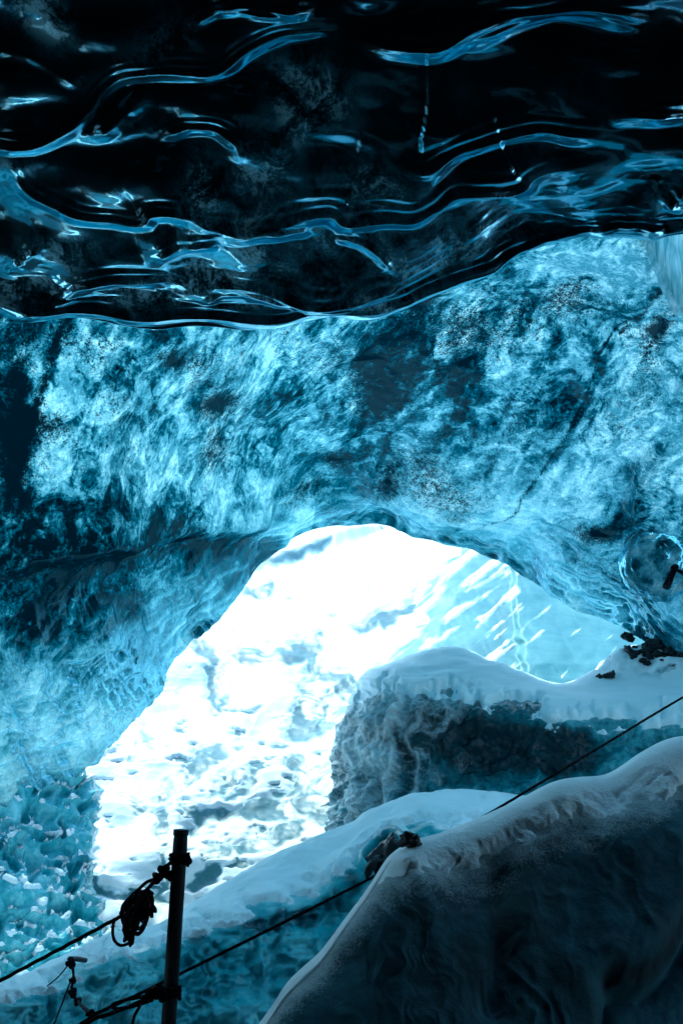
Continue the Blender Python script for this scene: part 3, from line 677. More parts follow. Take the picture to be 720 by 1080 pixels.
# ------------------------------------------------------------------ dimpled ice wall at the left of the mouth
def build_wall():
    rows = []
    cols = [(-700, 8.0), (-350, 8.4), (-120, 8.8), (0, 9.2), (55, 9.45), (90, 9.6), (106, 9.8), (111, 10.1), (112, 10.5)]
    for py, dy, sh in [(800, .6, -14), (825, .55, -6), (850, .5, 0), (890, .25, -6), (930, .0, -2), (970, -.2, 10), (1010, -.4, 60), (1090, -.7, 80)]:
        rows.append([at(c + (sh if c > 30 else 0), py, y + dy) for c, y in cols])
    G = loft(rows, np.linspace(0, 7, 360), np.concatenate([np.linspace(0, 2.6, 60, endpoint=False), np.linspace(2.6, 8, 300)]))
    N = orient(normals(G), EYE - G); X, Yp = proj(G)
    W = fbm(v3(X / 40, Yp / 40, 90.), 3)
    f1, f2 = worley(v3(X / 27 + 1.3 * W, Yp / 20 + .25 * X / 25 + 1.1 * W, 2.2))
    g1, g2 = worley(v3(X / 15 + .5 * W, Yp / 12, 7.2))
    e = f2 - f1
    G = G + N * (-0.17 * np.exp(-(f1 / .5) ** 2) - .03 * np.exp(-(g1 / .5) ** 2) + 0.04 * fbm(G * 3, 3))[..., None]
    w = link('ice_wall', grid_mesh('ice_wall', G), M['wall'], label='dimpled teal ice wall with snow caught on its rims beside the cave mouth', cat='ice wall')
    Nn = orient(normals(G), EYE - G)
    st = 0.42 * np.clip(Nn[..., 2], -1, 1) + 0.35 * fbm(v3(X / 18, Yp / 14, 93.), 3) + 0.34 * np.exp(-(e / .10) ** 2) - .56
    th = sst(-0.02, 0.2, st)
    Sg = G + Nn * (th * 0.05 - 0.012)[..., None]
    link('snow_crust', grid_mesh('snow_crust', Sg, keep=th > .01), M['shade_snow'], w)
build_wall()

# ------------------------------------------------------------------ ice ledge with a snow top
def build_ledge():
    pxs = [-420, -200, -60, 0, 60, 110, 160, 200, 260, 330, 400, 455, 520, 620, 760, 1000]
    U = [1230, 1140, 1075, 1046, 1018, 998, 983, 952, 921, 890, 858, 838, 838, 850, 850, 850]
    Lw = [1240, 1150, 1085, 1057, 1040, 1016, 1004, 985, 966, 944, 906, 878, 872, 890, 900, 900]
    Yu = [6.2, 6.6, 7.0, 7.2, 7.4, 7.6, 7.75, 8.0, 8.2, 8.5, 8.8, 9.0, 9.2, 9.4, 9.4, 9.2]
    pxs = np.array(pxs, float); U = np.array(U, float); Lw = np.array(Lw, float); Yu = np.array(Yu)
    back = at(pxs + 10, U + 30, Yu + 1.0); back2 = back.copy(); back2[:, 2] -= 1.5; back2[:, 1] += .5
    crest = at(pxs, U, Yu); midp = at(pxs, U * .45 + Lw * .55 , Yu - .65); brow = at(pxs, Lw, Yu - 1.05)
    f1 = at(pxs, Lw + 22, Yu - 1.15); f2 = at(pxs - 4, Lw + 90, Yu - 1.35); f3 = at(pxs - 10, Lw + 230, Yu - 1.7); 
    G = loft([f3, f2, f1, brow, midp, crest, back, back2], np.concatenate([np.linspace(0, 5, 300), np.linspace(5.03, 7, 40)]),
             np.concatenate([np.linspace(0, 2, 40, endpoint=False), np.linspace(2, 13.5, 430, endpoint=False), np.linspace(13.5, 15, 20)]))
    N = orient(normals(G), EYE + np.array([0, 0, 3.]) - G); X, Yp = proj(G)
    lw = np.interp(X, pxs, Lw)
    below = sst(-2, 20, Yp - lw)
    W = fbm(v3(X / 40, Yp / 40, 100.), 3)
    D = 0.05 * fbm(G * 1.6, 4) + below * (0.09 * fbm(v3(X / 34 + W, Yp / 55, 101.), 4) - .06 * blob(X, Yp, 265, 965, 18, 14) - .06 * blob(X, Yp, 320, 960, 16, 18) + .05 * ridged(v3((X + .6 * Yp) / 46, (Yp - .6 * X) / 90, 103.), 2))
    # rounded hollow left by melt
    rh = np.hypot(((X - 404) * .75 + (Yp - 905) * .66) / 13, (-(X - 404) * .66 + (Yp - 905) * .75) / 24)
    D = D - 0.22 * np.clip(1 - rh ** 2, 0, 1) + 0.05 * np.exp(-((rh - 1.15) / .22) ** 2)
    d, sd, _ = pdist(X, Yp, [(355, 925), (372, 902), (392, 884), (420, 874), (455, 872)]); D = D + .06 * np.where(sd > 0, np.exp(-d / 20), np.exp(-(d / 5) ** 2))
    G = G + N * D[..., None]
    dark = 0.95 * np.clip(1.35 - rh, 0, 1) + 1.0 * blob(X, Yp, 205, 985, 14, 18) + 1.4 * blob(X + 9 * W, Yp, 268, 976, 18, 10) + 1.4 * blob(X, Yp + 9 * W, 298, 972, 11, 14) + 1.4 * blob(X, Yp + 7 * W, 326, 966, 14, 11, 30) + 1.0 * blob(X, Yp, 370, 935, 10, 16, 30) + .5 * blob(X, Yp, 240, 1030, 60, 30) + .35 * blob(X, Yp, 340, 1000, 40, 40) + .6 * np.clip(fbm(v3(X / 26, Yp / 20, 104.), 4) - .05, 0, 1)  # first term paints shade into the melt hollow
    dark = np.clip(dark, 0, 1)
    Nn = orient(normals(G), np.array([0, -.3, 1.]) + 0 * G)
    st = (lw - 3 - Yp) / 16 + 1.2 * fbm(v3(X / 26, Yp / 10, 105.), 5) + 1.6 * (Nn[..., 2] - .45)
    st = st - 2.0 * np.clip(1.5 - rh, 0, 1) - 1.5 * blob(X, Yp, 420, 890, 40, 16, 35)
    st = np.where(np.arange(G.shape[0])[:, None] > 280, 1.2, st)
    dust = np.clip(.55 * st - .05, -1, 1)
    l = link('ice_ledge', grid_mesh('ice_ledge', G, {'dark': dark, 'dust': dust}), M['ledge'], label='long snow-topped ledge of clouded teal ice behind the rope post', cat='ice ledge')
    th = sst(.25, 1.5, st)
    Sg = G.copy(); Sg[..., 2] += th * 0.06 - 0.012; Sg[..., 1] -= th * .02 - .006
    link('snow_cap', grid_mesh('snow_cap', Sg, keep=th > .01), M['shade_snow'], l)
build_ledge()

# ------------------------------------------------------------------ big ice boulder with a snow cap
def build_boulder():
    # columns run from the hidden back-left round the front to the right
    def row(pts): return [at(*p) for p in pts]
    rows = [
        row([(395, 880, 12.4), (356, 905, 10.9), (358, 905, 10.2), (400, 900, 9.7), (470, 900, 9.6), (540, 900, 9.6), (620, 890, 9.6), (720, 880, 9.4), (900, 880, 9.0)]),
        row([(395, 840, 12.4), (354, 862, 10.9), (362, 862, 10.2), (400, 850, 9.8), (470, 842, 9.75), (540, 842, 9.75), (620, 825, 9.7), (720, 800, 9.5), (900, 800, 9.1)]),
        row([(395, 800, 12.5), (358, 815, 11.1), (366, 815, 10.5), (402, 805, 10.0), (475, 800, 9.95), (545, 800, 9.9), (620, 795, 9.85), (720, 785, 9.7), (900, 780, 9.2)]),
        row([(400, 752, 12.6), (367, 760, 11.3), (376, 758, 10.8), (410, 750, 10.4), (480, 752, 10.2), (545, 760, 10.1), (620, 762, 10.0), (720, 760, 9.9), (900, 750, 9.3)]),
        row([(405, 725, 12.7), (378, 728, 11.6), (388, 722, 11.2), (418, 718, 10.9), (485, 730, 10.55), (545, 744, 10.4), (620, 752, 10.3), (720, 742, 10.2), (900, 720, 9.6)]),
        row([(410, 712, 12.8), (392, 712, 12.0), (402, 708, 11.7), (430, 702, 11.4), (487, 705, 11.2), (545, 726, 11.0), (610, 738, 10.9), (700, 722, 10.8), (900, 690, 10.0)]),
        row([(425, 706, 12.9), (412, 706, 12.4), (420, 702, 12.1), (445, 696, 11.9), (485, 692, 11.7), (545, 716, 11.5), (600, 728, 11.4), (665, 690, 11.3), (860, 640, 10.4)]),
        row([(440, 715, 13.0), (430, 715, 12.9), (436, 712, 12.8), (455, 708, 12.7), (490, 706, 12.6), (548, 726, 12.3), (600, 736, 12.2), (680, 705, 12.2), (900, 690, 11.0)]),
        row([(445, 860, 13.2), (440, 860, 13.2), (446, 860, 13.1), (460, 860, 13.1), (495, 860, 13.0), (548, 860, 12.8), (600, 860, 12.7), (680, 860, 12.6), (900, 900, 12.0)]),
    ]
    G = loft(rows, np.concatenate([np.linspace(0, 6, 330), np.linspace(6.03, 8, 40)]), np.concatenate([np.linspace(0, 7.2, 460, endpoint=False), np.linspace(7.2, 8, 30)]))
    ctr = np.array([1.3, 12.0, 1.0]); N = orient(normals(G), G - ctr + np.array([0, 0, .5])); X, Yp = proj(G)
    vis = np.concatenate([np.ones(330), np.linspace(1, 0, 40)])[:, None]
    W = fbm(v3(X / 40, Yp / 40, 110.), 3)
    top = np.interp(X, [340, 375, 420, 480, 520, 600, 720], [760, 742, 728, 738, 750, 764, 768])
    top = top + 22 * W + 10 * fbm(v3(X / 16, 0 * X, 118.), 3)
    below = sst(-6, 14, Yp - top)
    flu = ridged(v3((X + .22 * (Yp - 740)) / 27 + .5 * W, Yp / 120, 111.), 2)
    left = 1 - sst(395, 560, X + 60 * W + .25 * (Yp - 790))
    D = 0.10 * fbm(G * 1.3, 4) * below + below * left * 0.10 * (flu - .7) + below * .04 * ridged(G * 3.0, 3) + below * .03 * fbm(G * 9, 3)
    fa = worley(G * 2.6 + .3 * W[..., None]); D = D + below * (1 - left) * .10 * (.5 - fa[0])
    D = D - below * .12 * blob(X, Yp, 530, 795, 60, 26, -10) + below * .10 * np.exp(-(pdist(X, Yp, [(512, 752), (505, 775), (480, 800)])[0] / 7) ** 2) + .1 * below * np.exp(-(pdist(X, Yp, [(560, 790), (565, 820), (540, 840)])[0] / 7) ** 2)
    D = D + (1 - below) * (0.05 * fbm(v3(X / 90, Yp / 20, 113.), 3))
    heap = np.clip(1 - np.hypot((X - 690) / 80, (Yp - 705) / 26), 0, 1)
    D = D + heap * .10 * fbm(G * 4, 3)
    G = G + N * (D * vis)[..., None]
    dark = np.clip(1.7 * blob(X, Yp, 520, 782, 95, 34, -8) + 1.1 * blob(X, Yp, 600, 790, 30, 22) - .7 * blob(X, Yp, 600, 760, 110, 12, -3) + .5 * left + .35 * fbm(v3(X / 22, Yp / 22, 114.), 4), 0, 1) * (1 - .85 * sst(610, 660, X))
    Nn = orient(normals(G), np.array([0, -.4, 1.]) + 0 * G)
    st = (top - 2 - Yp) / 14 + .7 * fbm(v3(X / 24, Yp / 9, 115.), 3) + 2.0 * (Nn[..., 2] - .55)
    # dusting on the fluted left flank
    dust = left * (.7 * flu - .22 + .45 * fbm(v3(X / 26, Yp / 40, 116.), 4) + .5 * Nn[..., 2] - .45 * sst(750, 840, Yp) - .5 * sst(395, 470, X))
    st0 = st; flank = (dust * 1.2 > st); st = np.maximum(st, dust * 1.2)
    st = st - 1.4 * np.clip(fbm(v3(X / 14, Yp / 9, 117.), 3) - .05, 0, 1) * heap * 2.2
    st = np.where(np.arange(G.shape[0])[:, None] > 325, 1, st)
    dust = np.clip(np.maximum((.22 + .65 * dust) * sst(.1, .6, left) - 1.0 * (1 - sst(.1, .6, left)), .36 * st0 - .02), -1, 1)
    global BG, BX, BY
    BG, BX, BY = G[:330], X[:330], Yp[:330]
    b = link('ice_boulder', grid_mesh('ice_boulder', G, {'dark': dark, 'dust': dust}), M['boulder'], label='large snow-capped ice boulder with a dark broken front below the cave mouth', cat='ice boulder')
    th = sst(.3, 1.6, np.where(flank & (below > .3), -1, st))
    Sg = G.copy() + Nn * (np.where(flank & (below > .6), th * .016 - .006, th * 0.05 - .012))[..., None]; Sg[..., 2] += th * .05 * (1 - below)
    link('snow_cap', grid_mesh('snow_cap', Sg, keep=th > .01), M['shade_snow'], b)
build_boulder()

# ------------------------------------------------------------------ dark mound in front
CREST = [(150, 1235, 2.9), (215, 1160, 3.1), (262, 1110, 3.25), (284, 1080, 3.35), (305, 1050, 3.42), (342, 1014, 3.52), (372, 974, 3.62), (400, 936, 3.72), (420, 911, 3.8), (436, 894, 3.86), (470, 886, 3.95),
         (510, 871, 4.05), (550, 852, 4.15), (600, 829, 4.28), (660, 810, 4.45), (720, 793, 4.6), (820, 768, 4.9), (1000, 750, 5.2), (1300, 760, 5.4)]
def build_mound():
    C = np.array(CREST, float)
    px, py, Y = C.T
    crest = at(px, py, Y)
    def off(dy, dz, dx=0.0):
        p = crest.copy(); p[:, 1] += dy; p[:, 2] += dz; p[:, 0] += dx; return p
    h = np.maximum(crest[:, 2], .15)
    def face(dy, frac, dx):
        p = crest.copy(); p[:, 1] += dy; p[:, 2] = crest[:, 2] - h * frac; p[:, 0] += dx; return p
    rows = [face(-1.15, 1.15, .25), face(-.95, .8, .2), face(-.72, .48, .14), face(-.45, .22, .07), face(-.2, .055, .02), crest, face(.35, .05, 0), face(.8, .3, 0), face(1.3, 1.1, 0)]
    G = loft(rows, np.concatenate([np.linspace(0, 5.4, 330), np.linspace(5.45, 8, 40)]), np.concatenate([np.linspace(0, 16, 480, endpoint=False), np.linspace(16, 18, 30)]))
    N = orient(normals(G), np.array([0, -1., 1.]) + 0 * G); X, Yp = proj(G)
    cy = np.interp(X, px, py); dd = Yp - cy
    W = fbm(v3(X / 70, Yp / 70, 120.), 3)
    fr = sst(0, 30, dd)
    D = 0.03 * fbm(G * 1.2, 2) * (0.25 + fr) + .005 * fbm(G * 7, 3) * (0.3 + fr)
    # gullies and shoulders
    for pts, A, w in [([(432, 893), (470, 900), (520, 890), (560, 870)], -.03, 12), ([(640, 830), (600, 880), (560, 900), (500, 935)], -.07, 24), ([(715, 800), (690, 860), (670, 890)], .07, 28), ([(530, 915), (530, 980), (520, 1060)], -.05, 12),
                      ([(430, 920), (425, 960), (400, 1000)], .05, 26), ([(720, 890), (712, 940), (690, 980), (650, 1010)], .06, 26), ([(652, 1030), (690, 1026), (712, 1005), (730, 975)], -.10, 14), ([(648, 1030), (642, 1090)], -.06, 8), ([(600, 850), (560, 905), (545, 960)], .04, 24)]:
        D = D + .6 * A * np.exp(-(pdist(X, Yp, pts)[0] / (1.3 * w)) ** 2)
    hol = sst(0, 14, pdist(X, Yp, [(640, 1110), (648, 1034), (690, 1028), (714, 1006), (735, 960)])[1])
    D = D - .10 * hol * (X > 600)
    D = D + .006 * fr * ridged(v3(X / 40 + W, Yp / 140, 123.), 2)
    G = G + N * D[..., None]
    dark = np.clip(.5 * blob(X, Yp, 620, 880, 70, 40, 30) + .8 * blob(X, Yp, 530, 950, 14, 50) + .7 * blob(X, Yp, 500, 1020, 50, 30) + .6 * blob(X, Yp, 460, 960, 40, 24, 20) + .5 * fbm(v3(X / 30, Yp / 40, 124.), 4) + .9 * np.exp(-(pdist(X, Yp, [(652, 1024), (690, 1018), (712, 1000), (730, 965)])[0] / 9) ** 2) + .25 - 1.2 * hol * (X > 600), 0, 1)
    Nn = orient(normals(G), np.array([0, -.5, 1.]) + 0 * G)
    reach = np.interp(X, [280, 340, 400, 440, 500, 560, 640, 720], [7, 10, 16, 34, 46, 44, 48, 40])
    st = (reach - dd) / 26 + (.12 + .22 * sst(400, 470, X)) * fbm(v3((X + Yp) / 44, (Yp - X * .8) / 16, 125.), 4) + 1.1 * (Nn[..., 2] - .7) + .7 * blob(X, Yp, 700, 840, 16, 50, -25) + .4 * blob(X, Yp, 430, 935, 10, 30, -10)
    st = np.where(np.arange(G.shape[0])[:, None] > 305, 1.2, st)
    dust = np.clip(.36 * st + .26, -1, 1)  # snow dusting, its slow fade also paints the light dying below the crest
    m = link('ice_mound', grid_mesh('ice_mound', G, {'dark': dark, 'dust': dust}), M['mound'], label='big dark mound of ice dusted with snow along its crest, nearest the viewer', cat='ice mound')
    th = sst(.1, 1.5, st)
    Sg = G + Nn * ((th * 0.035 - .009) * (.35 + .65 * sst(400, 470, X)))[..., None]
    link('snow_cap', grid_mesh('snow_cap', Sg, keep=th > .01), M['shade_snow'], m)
build_mound()

# ------------------------------------------------------------------ ground and cave floor
def sheet(name, x0, x1, y0, y1, z, n, material):
    X, Y = np.meshgrid(np.linspace(x0, x1, n), np.linspace(y0, y1, n))
    Z = z + 0.0 * X
    link(name, grid_mesh(name, np.stack([X, Y, Z], -1)), material, kind='structure')
sheet('ground', -900, 900, -900, 900, -1.10, 60, M['snow'])
def floor():
    X, Y = np.meshgrid(np.linspace(-8, 8, 160), np.linspace(-10, 9.2, 190))
    P = np.stack([X, Y, 0 * X], -1); Z = -0.80 + .05 * fbm(P * .8, 4) + .02 * fbm(P * 5, 2)
    link('cave_floor', grid_mesh('cave_floor', np.stack([X, Y, Z], -1)), M['floor'], kind='structure')
floor()

# ------------------------------------------------------------------ stones
def stone_mesh(seed, sx, sy, sz, rough=.55):
    n, k = 28, 40
    th = np.linspace(0.001, math.pi - .001, n)[:, None]; ph = np.linspace(0, 2 * math.pi, k)[None]
    P = np.stack([np.sin(th) * np.cos(ph), np.sin(th) * np.sin(ph), np.cos(th) + 0 * ph], -1)
    f1, f2 = worley(P * 1.2 + seed * 3.7)
    r = 1 + rough * (fbm(P * 1.3 + seed, 3)) - rough * .5 * (f1 - .5)
    return grid_mesh('stone', P * r[..., None] * np.array([sx, sy, sz]))
def stone(px, py, Y, w, h, seed, label, group=None, material='stone', name='ice_stone', cat='stone'):
    c = at(px, py, Y); s = Y / FPX
    o = link(name, stone_mesh(seed, w * s / 2, (w + h) * s / 3.2, h * s / 2), M[material], label=label, cat=cat, group=group)
    o.location = c; o.rotation_euler = (0, random.uniform(-.4, .4), random.uniform(0, 6)); return o
stone(433, 887, 3.82, 17, 17, 1.0, 'small black stone perched on the snowy crest of the dark mound')
hollow_shade = stone(403, 906, 7.62, 22, 46, 41., 'dark body set in a round melt hollow of the teal ledge as its shade')
hollow_shade.rotation_euler = (0, math.radians(33), 0)  # dark body added to stand for the shade inside the hollow
stone(690, 688, 11.15, 34, 22, 2.0, 'biggest glossy dark stone in the snow under the foot of the blue vault')
stone(668, 693, 11.2, 20, 18, 3.0, 'dark wet stone leaning against the biggest stone below the blue vault')
stone(662, 672, 11.35, 12, 10, 4.0, 'dark stone at the very tip of the rubble where the vault meets snow')
rr = np.random.RandomState(21)
for k in range(30):
    u = rr.rand(); px = 622 + 96 * u ** .8 + rr.randn() * 3; py = 716 - 36 * np.interp(px, [620, 665, 720], [0, 1, .75]) + rr.rand() * 22
    w = 3 + 7 * rr.rand() ** 2
    bp = BG.reshape(-1, 3)[np.argmin((BX - px) ** 2 + (BY - py) ** 2)]; qx, qy = proj(bp)
    stone(float(qx), float(qy) - w * .1 - 4.5, float(bp[1]) - .07, w * (1 + .5 * rr.rand()), w * (.6 + .5 * rr.rand()), 5.0 + k, 'small dark stone among rubble poking from snow below the blue vault', group='small stones in the snow under the vault')


# ------------------------------------------------------------------ post
PY0 = 3.5
ptop = at(191, 877, PY0); pbot_px = at(178, 1080, PY0); axis = (pbot_px - ptop); axis /= np.linalg.norm(axis)
L = (ptop[2] + .85) / -axis[2]; PR = 0.0245
def post_point(f): return ptop + axis * f
def build_post():
    root = link('rope_post', None, None, label='slim dark upright post tied with rope in the ice cave', cat='post')
    n = 90; f = np.linspace(0, L, n)
    P = ptop[None] + axis[None] * f[:, None]
    tp = 1 + .03 * perlin(v3(f * 9, 0 * f, 2.0)); tp[0] = .86; tp[1] = .97
    V, F = tube(P, PR, sides=20, strands=0, taper=tp)
    link('shaft', tri_fix_mesh('shaft', V, F), M['steel'], root)
    V, F = tube(np.array([ptop - axis * .006, ptop + axis * .012]), PR * 1.06, n=4, sides=20, strands=0)
    link('end_cap', tri_fix_mesh('end_cap', V, F), M['steel'], root)
    base = stone_mesh(40., .12, .12, .07, .25); o = link('footing', base, M['stone'], root); o.location = tuple(ptop + axis * (L - .03))
build_post()

# ------------------------------------------------------------------ ropes
e1 = np.cross(axis, [0, 1, 0]); e1 /= np.linalg.norm(e1); e2 = np.cross(axis, e1)
def wraps(f0, turns, r, pitch, rr):
    a = np.linspace(0, 2 * math.pi * turns, int(26 * turns))
    return tube(post_point(f0)[None] + axis[None] * (pitch * a / (2 * math.pi))[:, None] + (PR + r * .9) * (np.cos(a)[:, None] * e1 + np.sin(a)[:, None] * e2), rr, sides=8, strands=3)
def knot(c, size, r, seed, n=90):
    t = np.linspace(0, 2 * math.pi, n); rs = np.random.RandomState(seed)
    K = np.stack([np.sin(t) + 2 * np.sin(2 * t), -np.sin(3 * t) * 1.4, np.cos(t) - 2 * np.cos(2 * t)], -1) / 3 * size
    a = rs.rand(3) * 3; ca, sa = math.cos(a[0]), math.sin(a[0])
    K = K @ np.array([[ca, 0, sa], [0, 1, 0], [-sa, 0, ca]])
    return tube(c + K, r, sides=8, strands=3, closed_ends=False)
def sag(a, b, n, s):
    t = np.linspace(0, 1, n)[:, None]; P = a * (1 - t) + b * t; P[:, 2] -= (4 * s * t * (1 - t))[:, 0]; return P
RR = 0.0062
def pole_f(py): # distance down the post for a picture height
    f = np.linspace(0, L, 400); y = proj(ptop[None] + axis[None] * f[:, None])[1]; return float(np.interp(py, y, f))

def build_upper_rope():
    root = link('hand_rope', None, None, label='dark rope sloping up from the corner to a tangled bundle on the post', cat='rope')
    c = at(141, 962, PY0 - .02)
    a0 = at(-330, 1205, PY0 + .1); a1 = at(134, 963, PY0)
    V, F = tube(sag(a0, a1, 160, .006), RR, sides=10); link('line', tri_fix_mesh('line', V, F), M['rope'], root)
    parts = []
    d = at(158, 945, PY0) - at(122, 975, PY0); d /= np.linalg.norm(d); up = np.array([-d[2], 0, d[0]])
    for k in range(11):       # the coils of spare rope, wound into a bundle
        rs = np.random.RandomState(k + 3); t = np.linspace(0, 2 * math.pi * 2.3, 120)
        la = .040 + .022 * rs.rand(); lb = .018 + .030 * rs.rand(); tw = rs.rand() * 6
        bulge = 1 - .35 * np.cos(t)
        off = d * (rs.rand() - .5) * .035 + up * (rs.rand() - .6) * .03 + np.array([0, (rs.rand() - .5) * .05, 0])
        P = c + off + np.outer(np.cos(t) * la, d) + np.outer(np.sin(t + .3 * tw) * lb * bulge, up) + np.outer(np.sin(t * .5 + tw) * .03, [0, 1, 0])
        parts.append(tube(P, RR * .92, sides=8))
    for k in range(6):        # cross turns holding it together
        t = np.linspace(0, 2 * math.pi * 1.2, 50); o = c + d * (.045 - .016 * k) + up * (.004 * (k % 3) - .008)
        w = .026 + .013 * math.sin(.6 + k * .55)
        P = o + np.outer(np.cos(t) * w * 1.05, up) + np.outer(np.sin(t) * w, [0, 1, 0]) + np.outer(t * .004, d)
        parts.append(tube(P, RR, sides=8))
    t = np.linspace(0, 2 * math.pi, 60); rs = np.random.RandomState(5)
    core = merge(parts); bd = link('bundle', tri_fix_mesh('bundle', *core), M['rope'], root)
    V, F = tube([at(121, 968, PY0 - .03), at(119, 982, PY0 - .04), at(121, 992, PY0 - .05), at(128, 997, PY0 - .05), at(137, 994, PY0 - .05), at(141, 984, PY0 - .04), at(146, 976, PY0 - .03)], RR * .8, n=70, sides=8)
    link('tail_loop', tri_fix_mesh('tail_loop', V, F), M['rope'], bd)
    V, F = merge([tube([at(134, 950, PY0 - .02), at(146, 938, PY0 - .02), at(156, 930, PY0 - .02), at(166, 926, PY0 - .02)], RR * .9, n=40), tube([at(160, 968, PY0 - .02), at(161, 950, PY0 - .02), at(157, 938, PY0 - .01), at(163, 930, PY0 - .01)], RR * .9, n=40),
                  tube([at(140, 948, PY0 - .03), at(150, 942, PY0 - .03), at(158, 935, PY0 - .03), at(170, 920, PY0 - .02), at(182, 908, PY0 - .03)], RR, n=40)])
    link('strand', tri_fix_mesh('strand', V, F), M['rope'], root)
    for k, (x, y, s) in enumerate([(166, 926, .016), (173, 918, .018), (180, 924, .014)]):
        link('knot', tri_fix_mesh('knot', *knot(at(x, y, PY0 - .02), s, RR, 20 + k)), M['rope'], root)
    link('post_wrap', tri_fix_mesh('post_wrap', *wraps(pole_f(900), 3, RR, .0125, RR)), M['rope'], root)
    link('knot', tri_fix_mesh('knot', *knot(post_point(pole_f(906)) + np.array([.028, -.02, 0]), .014, RR, 33)), M['rope'], root)
build_upper_rope()

def build_lower_rope():
    root = link('guide_rope', None, None, label='long thin rope running up behind the post and over the dark mound', cat='rope')
    def yy(px): return 1 / (.278 - .00014 * (px - 180))
    A = at(-40, 1150, 3.2); B0 = at(97, 1071, 3.45)
    pts = [at(97, 1071, 3.45), at(180, 1032, 3.62), at(411, 916, yy(411)), at(462, 893, yy(462)), at(512, 860, yy(512)), at(683, 757, yy(683)), at(850, 657, 5.5), at(1400, 330, 8.2)]
    P = np.vstack([sag(pts[k], pts[k + 1], 60, .002)[:-1] for k in range(7)])
    link('line', tri_fix_mesh('line', *tube(P, RR * .9, sides=8)), M['rope'], root)
    link('strand', tri_fix_mesh('strand', *tube(sag(at(20, 1120, 3.3), at(100, 1070, 3.45), 40, .003), RR * .8)), M['rope'], root)
    link('strand', tri_fix_mesh('strand', *tube([at(40, 1118, 3.35), at(92, 1079, 3.42), at(120, 1068, 3.44), at(140, 1060, 3.45), at(158, 1052, 3.45), at(176, 1046, 3.46)], RR, n=90)), M['rope'], root)
    link('loop', tri_fix_mesh('loop', *tube([at(160, 1050, 3.44), at(140, 1053, 3.43), at(122, 1058, 3.43), at(119, 1062, 3.43), at(126, 1064, 3.42), at(145, 1060, 3.42), at(162, 1054, 3.42)], RR * .9, n=80)), M['rope'], root)
    link('tail', tri_fix_mesh('tail', *tube([at(150, 1056, 3.42), at(146, 1064, 3.42), at(142, 1072, 3.42), at(139, 1082, 3.42)], RR * .8, n=30)), M['rope'], root)
    for k, (x, y, s) in enumerate([(158, 1050, .016), (166, 1046, .018), (171, 1051, .013)]):
        link('knot', tri_fix_mesh('knot', *knot(at(x, y, 3.44), s, RR, 50 + k)), M['rope'], root)
    link('post_wrap', tri_fix_mesh('post_wrap', *wraps(pole_f(1040), 3, RR, .0125, RR)), M['rope'], root)
build_lower_rope()

def build_sling():
    root = link('knotted_sling', None, None, label='short knotted sling drooping from a peg beside the post', cat='sling')
    Y = 6.15
    link('line', tri_fix_mesh('line', *merge([tube([at(76, 1016, Y), at(78, 1030, Y), at(76, 1042, Y), at(80, 1052, Y), at(84, 1058, 5.2), at(90, 1064, 4.3), at(97, 1070, 3.47)], RR * 1.2, n=90),
         tube(sag(at(75, 1034, Y), at(50, 1100, 5.6), 30, .0), RR * .8), tube([at(72, 1018, Y), at(62, 1030, Y), at(50, 1040, Y)], RR * .6, n=30)])), M['rope'], root)
    for k, (x, y, s) in enumerate([(75, 1016, .025), (77, 1034, .016), (77, 1047, .022), (82, 1056, .016), (96, 1070, .012)]):
        link('knot', tri_fix_mesh('knot', *knot(at(x, y, (6.1, 6.1, 6.1, 5.5, 3.47)[k]), s, RR * (1.3 if k < 4 else .85), 70 + k)), M['rope'], root)
    p0 = at(75, 1012, Y); V, F = tube(np.array([p0 + [0, -.03, .01], p0 + [.0, .15, -.03], p0 + [0, .35, -.08]]), .014, n=30, sides=10, strands=0)
    link('ice_peg', tri_fix_mesh('ice_peg', V, F), M['steel'], label='thin dark steel peg holding the knotted sling beside the post', cat='peg')
build_sling()

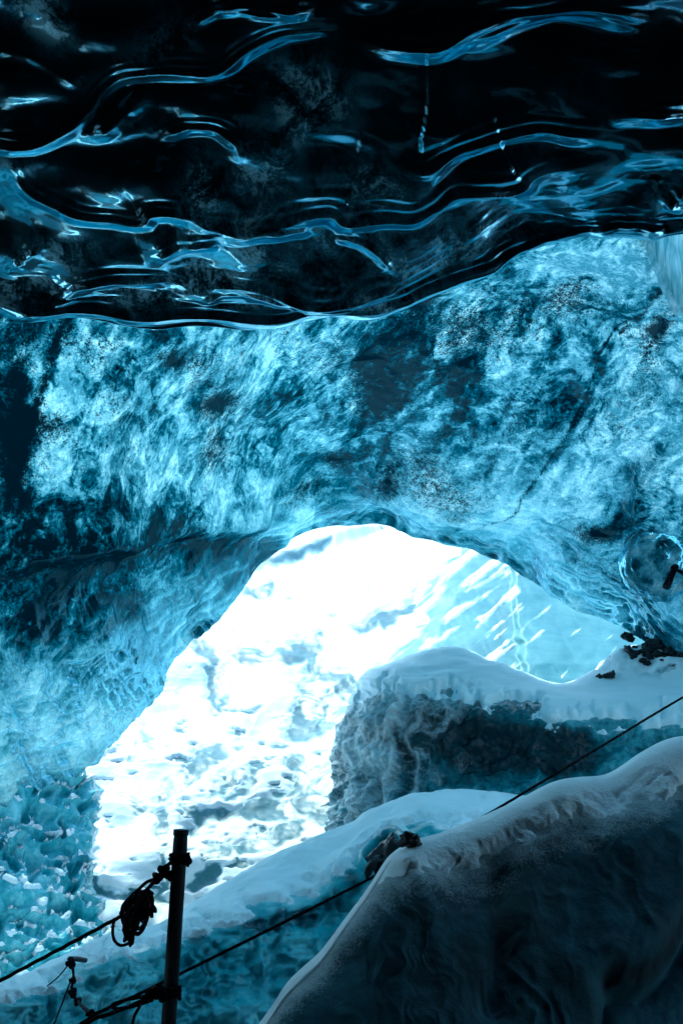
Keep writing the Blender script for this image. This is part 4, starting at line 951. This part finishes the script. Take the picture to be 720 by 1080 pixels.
def build_anchor():
    Y = float(vault_point(711, 605)[1]) - .36
    root = link('anchor_sling', None, None, label='small black sling hanging on the round knob of blue ice', cat='sling')
    link('strap', tri_fix_mesh('strap', *merge([tube([at(711, 599, Y), at(706, 606, Y), at(703, 613, Y), at(700, 618, Y)], .020, n=30, strands=0), tube([at(712, 600, Y), at(709, 608, Y), at(706, 616, Y), at(701, 618, Y)], .016, n=30, strands=0),
                  tube([at(711, 600, Y), at(717, 603, Y), at(726, 608, Y), at(740, 612, Y)], .018, n=30, strands=0)])), M['rope'], root)
    link('knot', tri_fix_mesh('knot', *knot(at(711, 599, Y), .028, .018, 91)), M['rope'], root)
    link('buckle', tri_fix_mesh('buckle', *tube([at(699, 618, Y), at(703, 620, Y), at(706, 617, Y)], .022, n=12, strands=0)), M['steel'], root)
build_anchor()

# ------------------------------------------------------------------ light, world, camera
SUN_EL, SUN_AZ = 54.0, 322.0      # azimuth of the sun, clockwise from +Y
sd = bpy.data.lights.new('sun', 'SUN'); so = bpy.data.objects.new('sun', sd); COL.objects.link(so)
sd.energy = 1.3; sd.angle = math.radians(12.0); sd.color = (1, .98, .95)
az, el = math.radians(SUN_AZ), math.radians(SUN_EL)
to_sun = Vector((math.sin(az) * math.cos(el), math.cos(az) * math.cos(el), math.sin(el)))
so.rotation_euler = (-to_sun).to_track_quat('-Z', 'Y').to_euler()
w = bpy.data.worlds.new('World'); S.world = w; w.use_nodes = True
nt = w.node_tree; bg = nt.nodes['Background']
sk = nt.nodes.new('ShaderNodeTexSky'); sk.sky_type = 'NISHITA'; sk.sun_disc = False
sk.sun_elevation = el; sk.sun_rotation = az
nt.links.new(sk.outputs[0], bg.inputs[0]); bg.inputs[1].default_value = 0.15

cam = bpy.data.cameras.new('camera'); co = bpy.data.objects.new('camera', cam); COL.objects.link(co)
cam.sensor_fit = 'VERTICAL'; cam.sensor_height = 36; cam.lens = 35; cam.clip_start = .05; cam.clip_end = 3000
co.location = EYE; co.rotation_euler = (math.radians(90) + PITCH, 0, 0)
S.camera = co
vs = S.view_settings; vs.view_transform = 'Standard'; vs.look = 'None'; vs.exposure = 2.15; vs.gamma = 1; vs.use_curve_mapping = False
vs.use_white_balance = True; vs.white_balance_temperature = 5700; vs.white_balance_tint = -15
S.cycles.use_denoising = True; S.cycles.max_bounces = 10; S.cycles.diffuse_bounces = 6; S.cycles.glossy_bounces = 4; S.cycles.transmission_bounces = 6
S.cycles.caustics_reflective = True; S.cycles.sample_clamp_indirect = 6
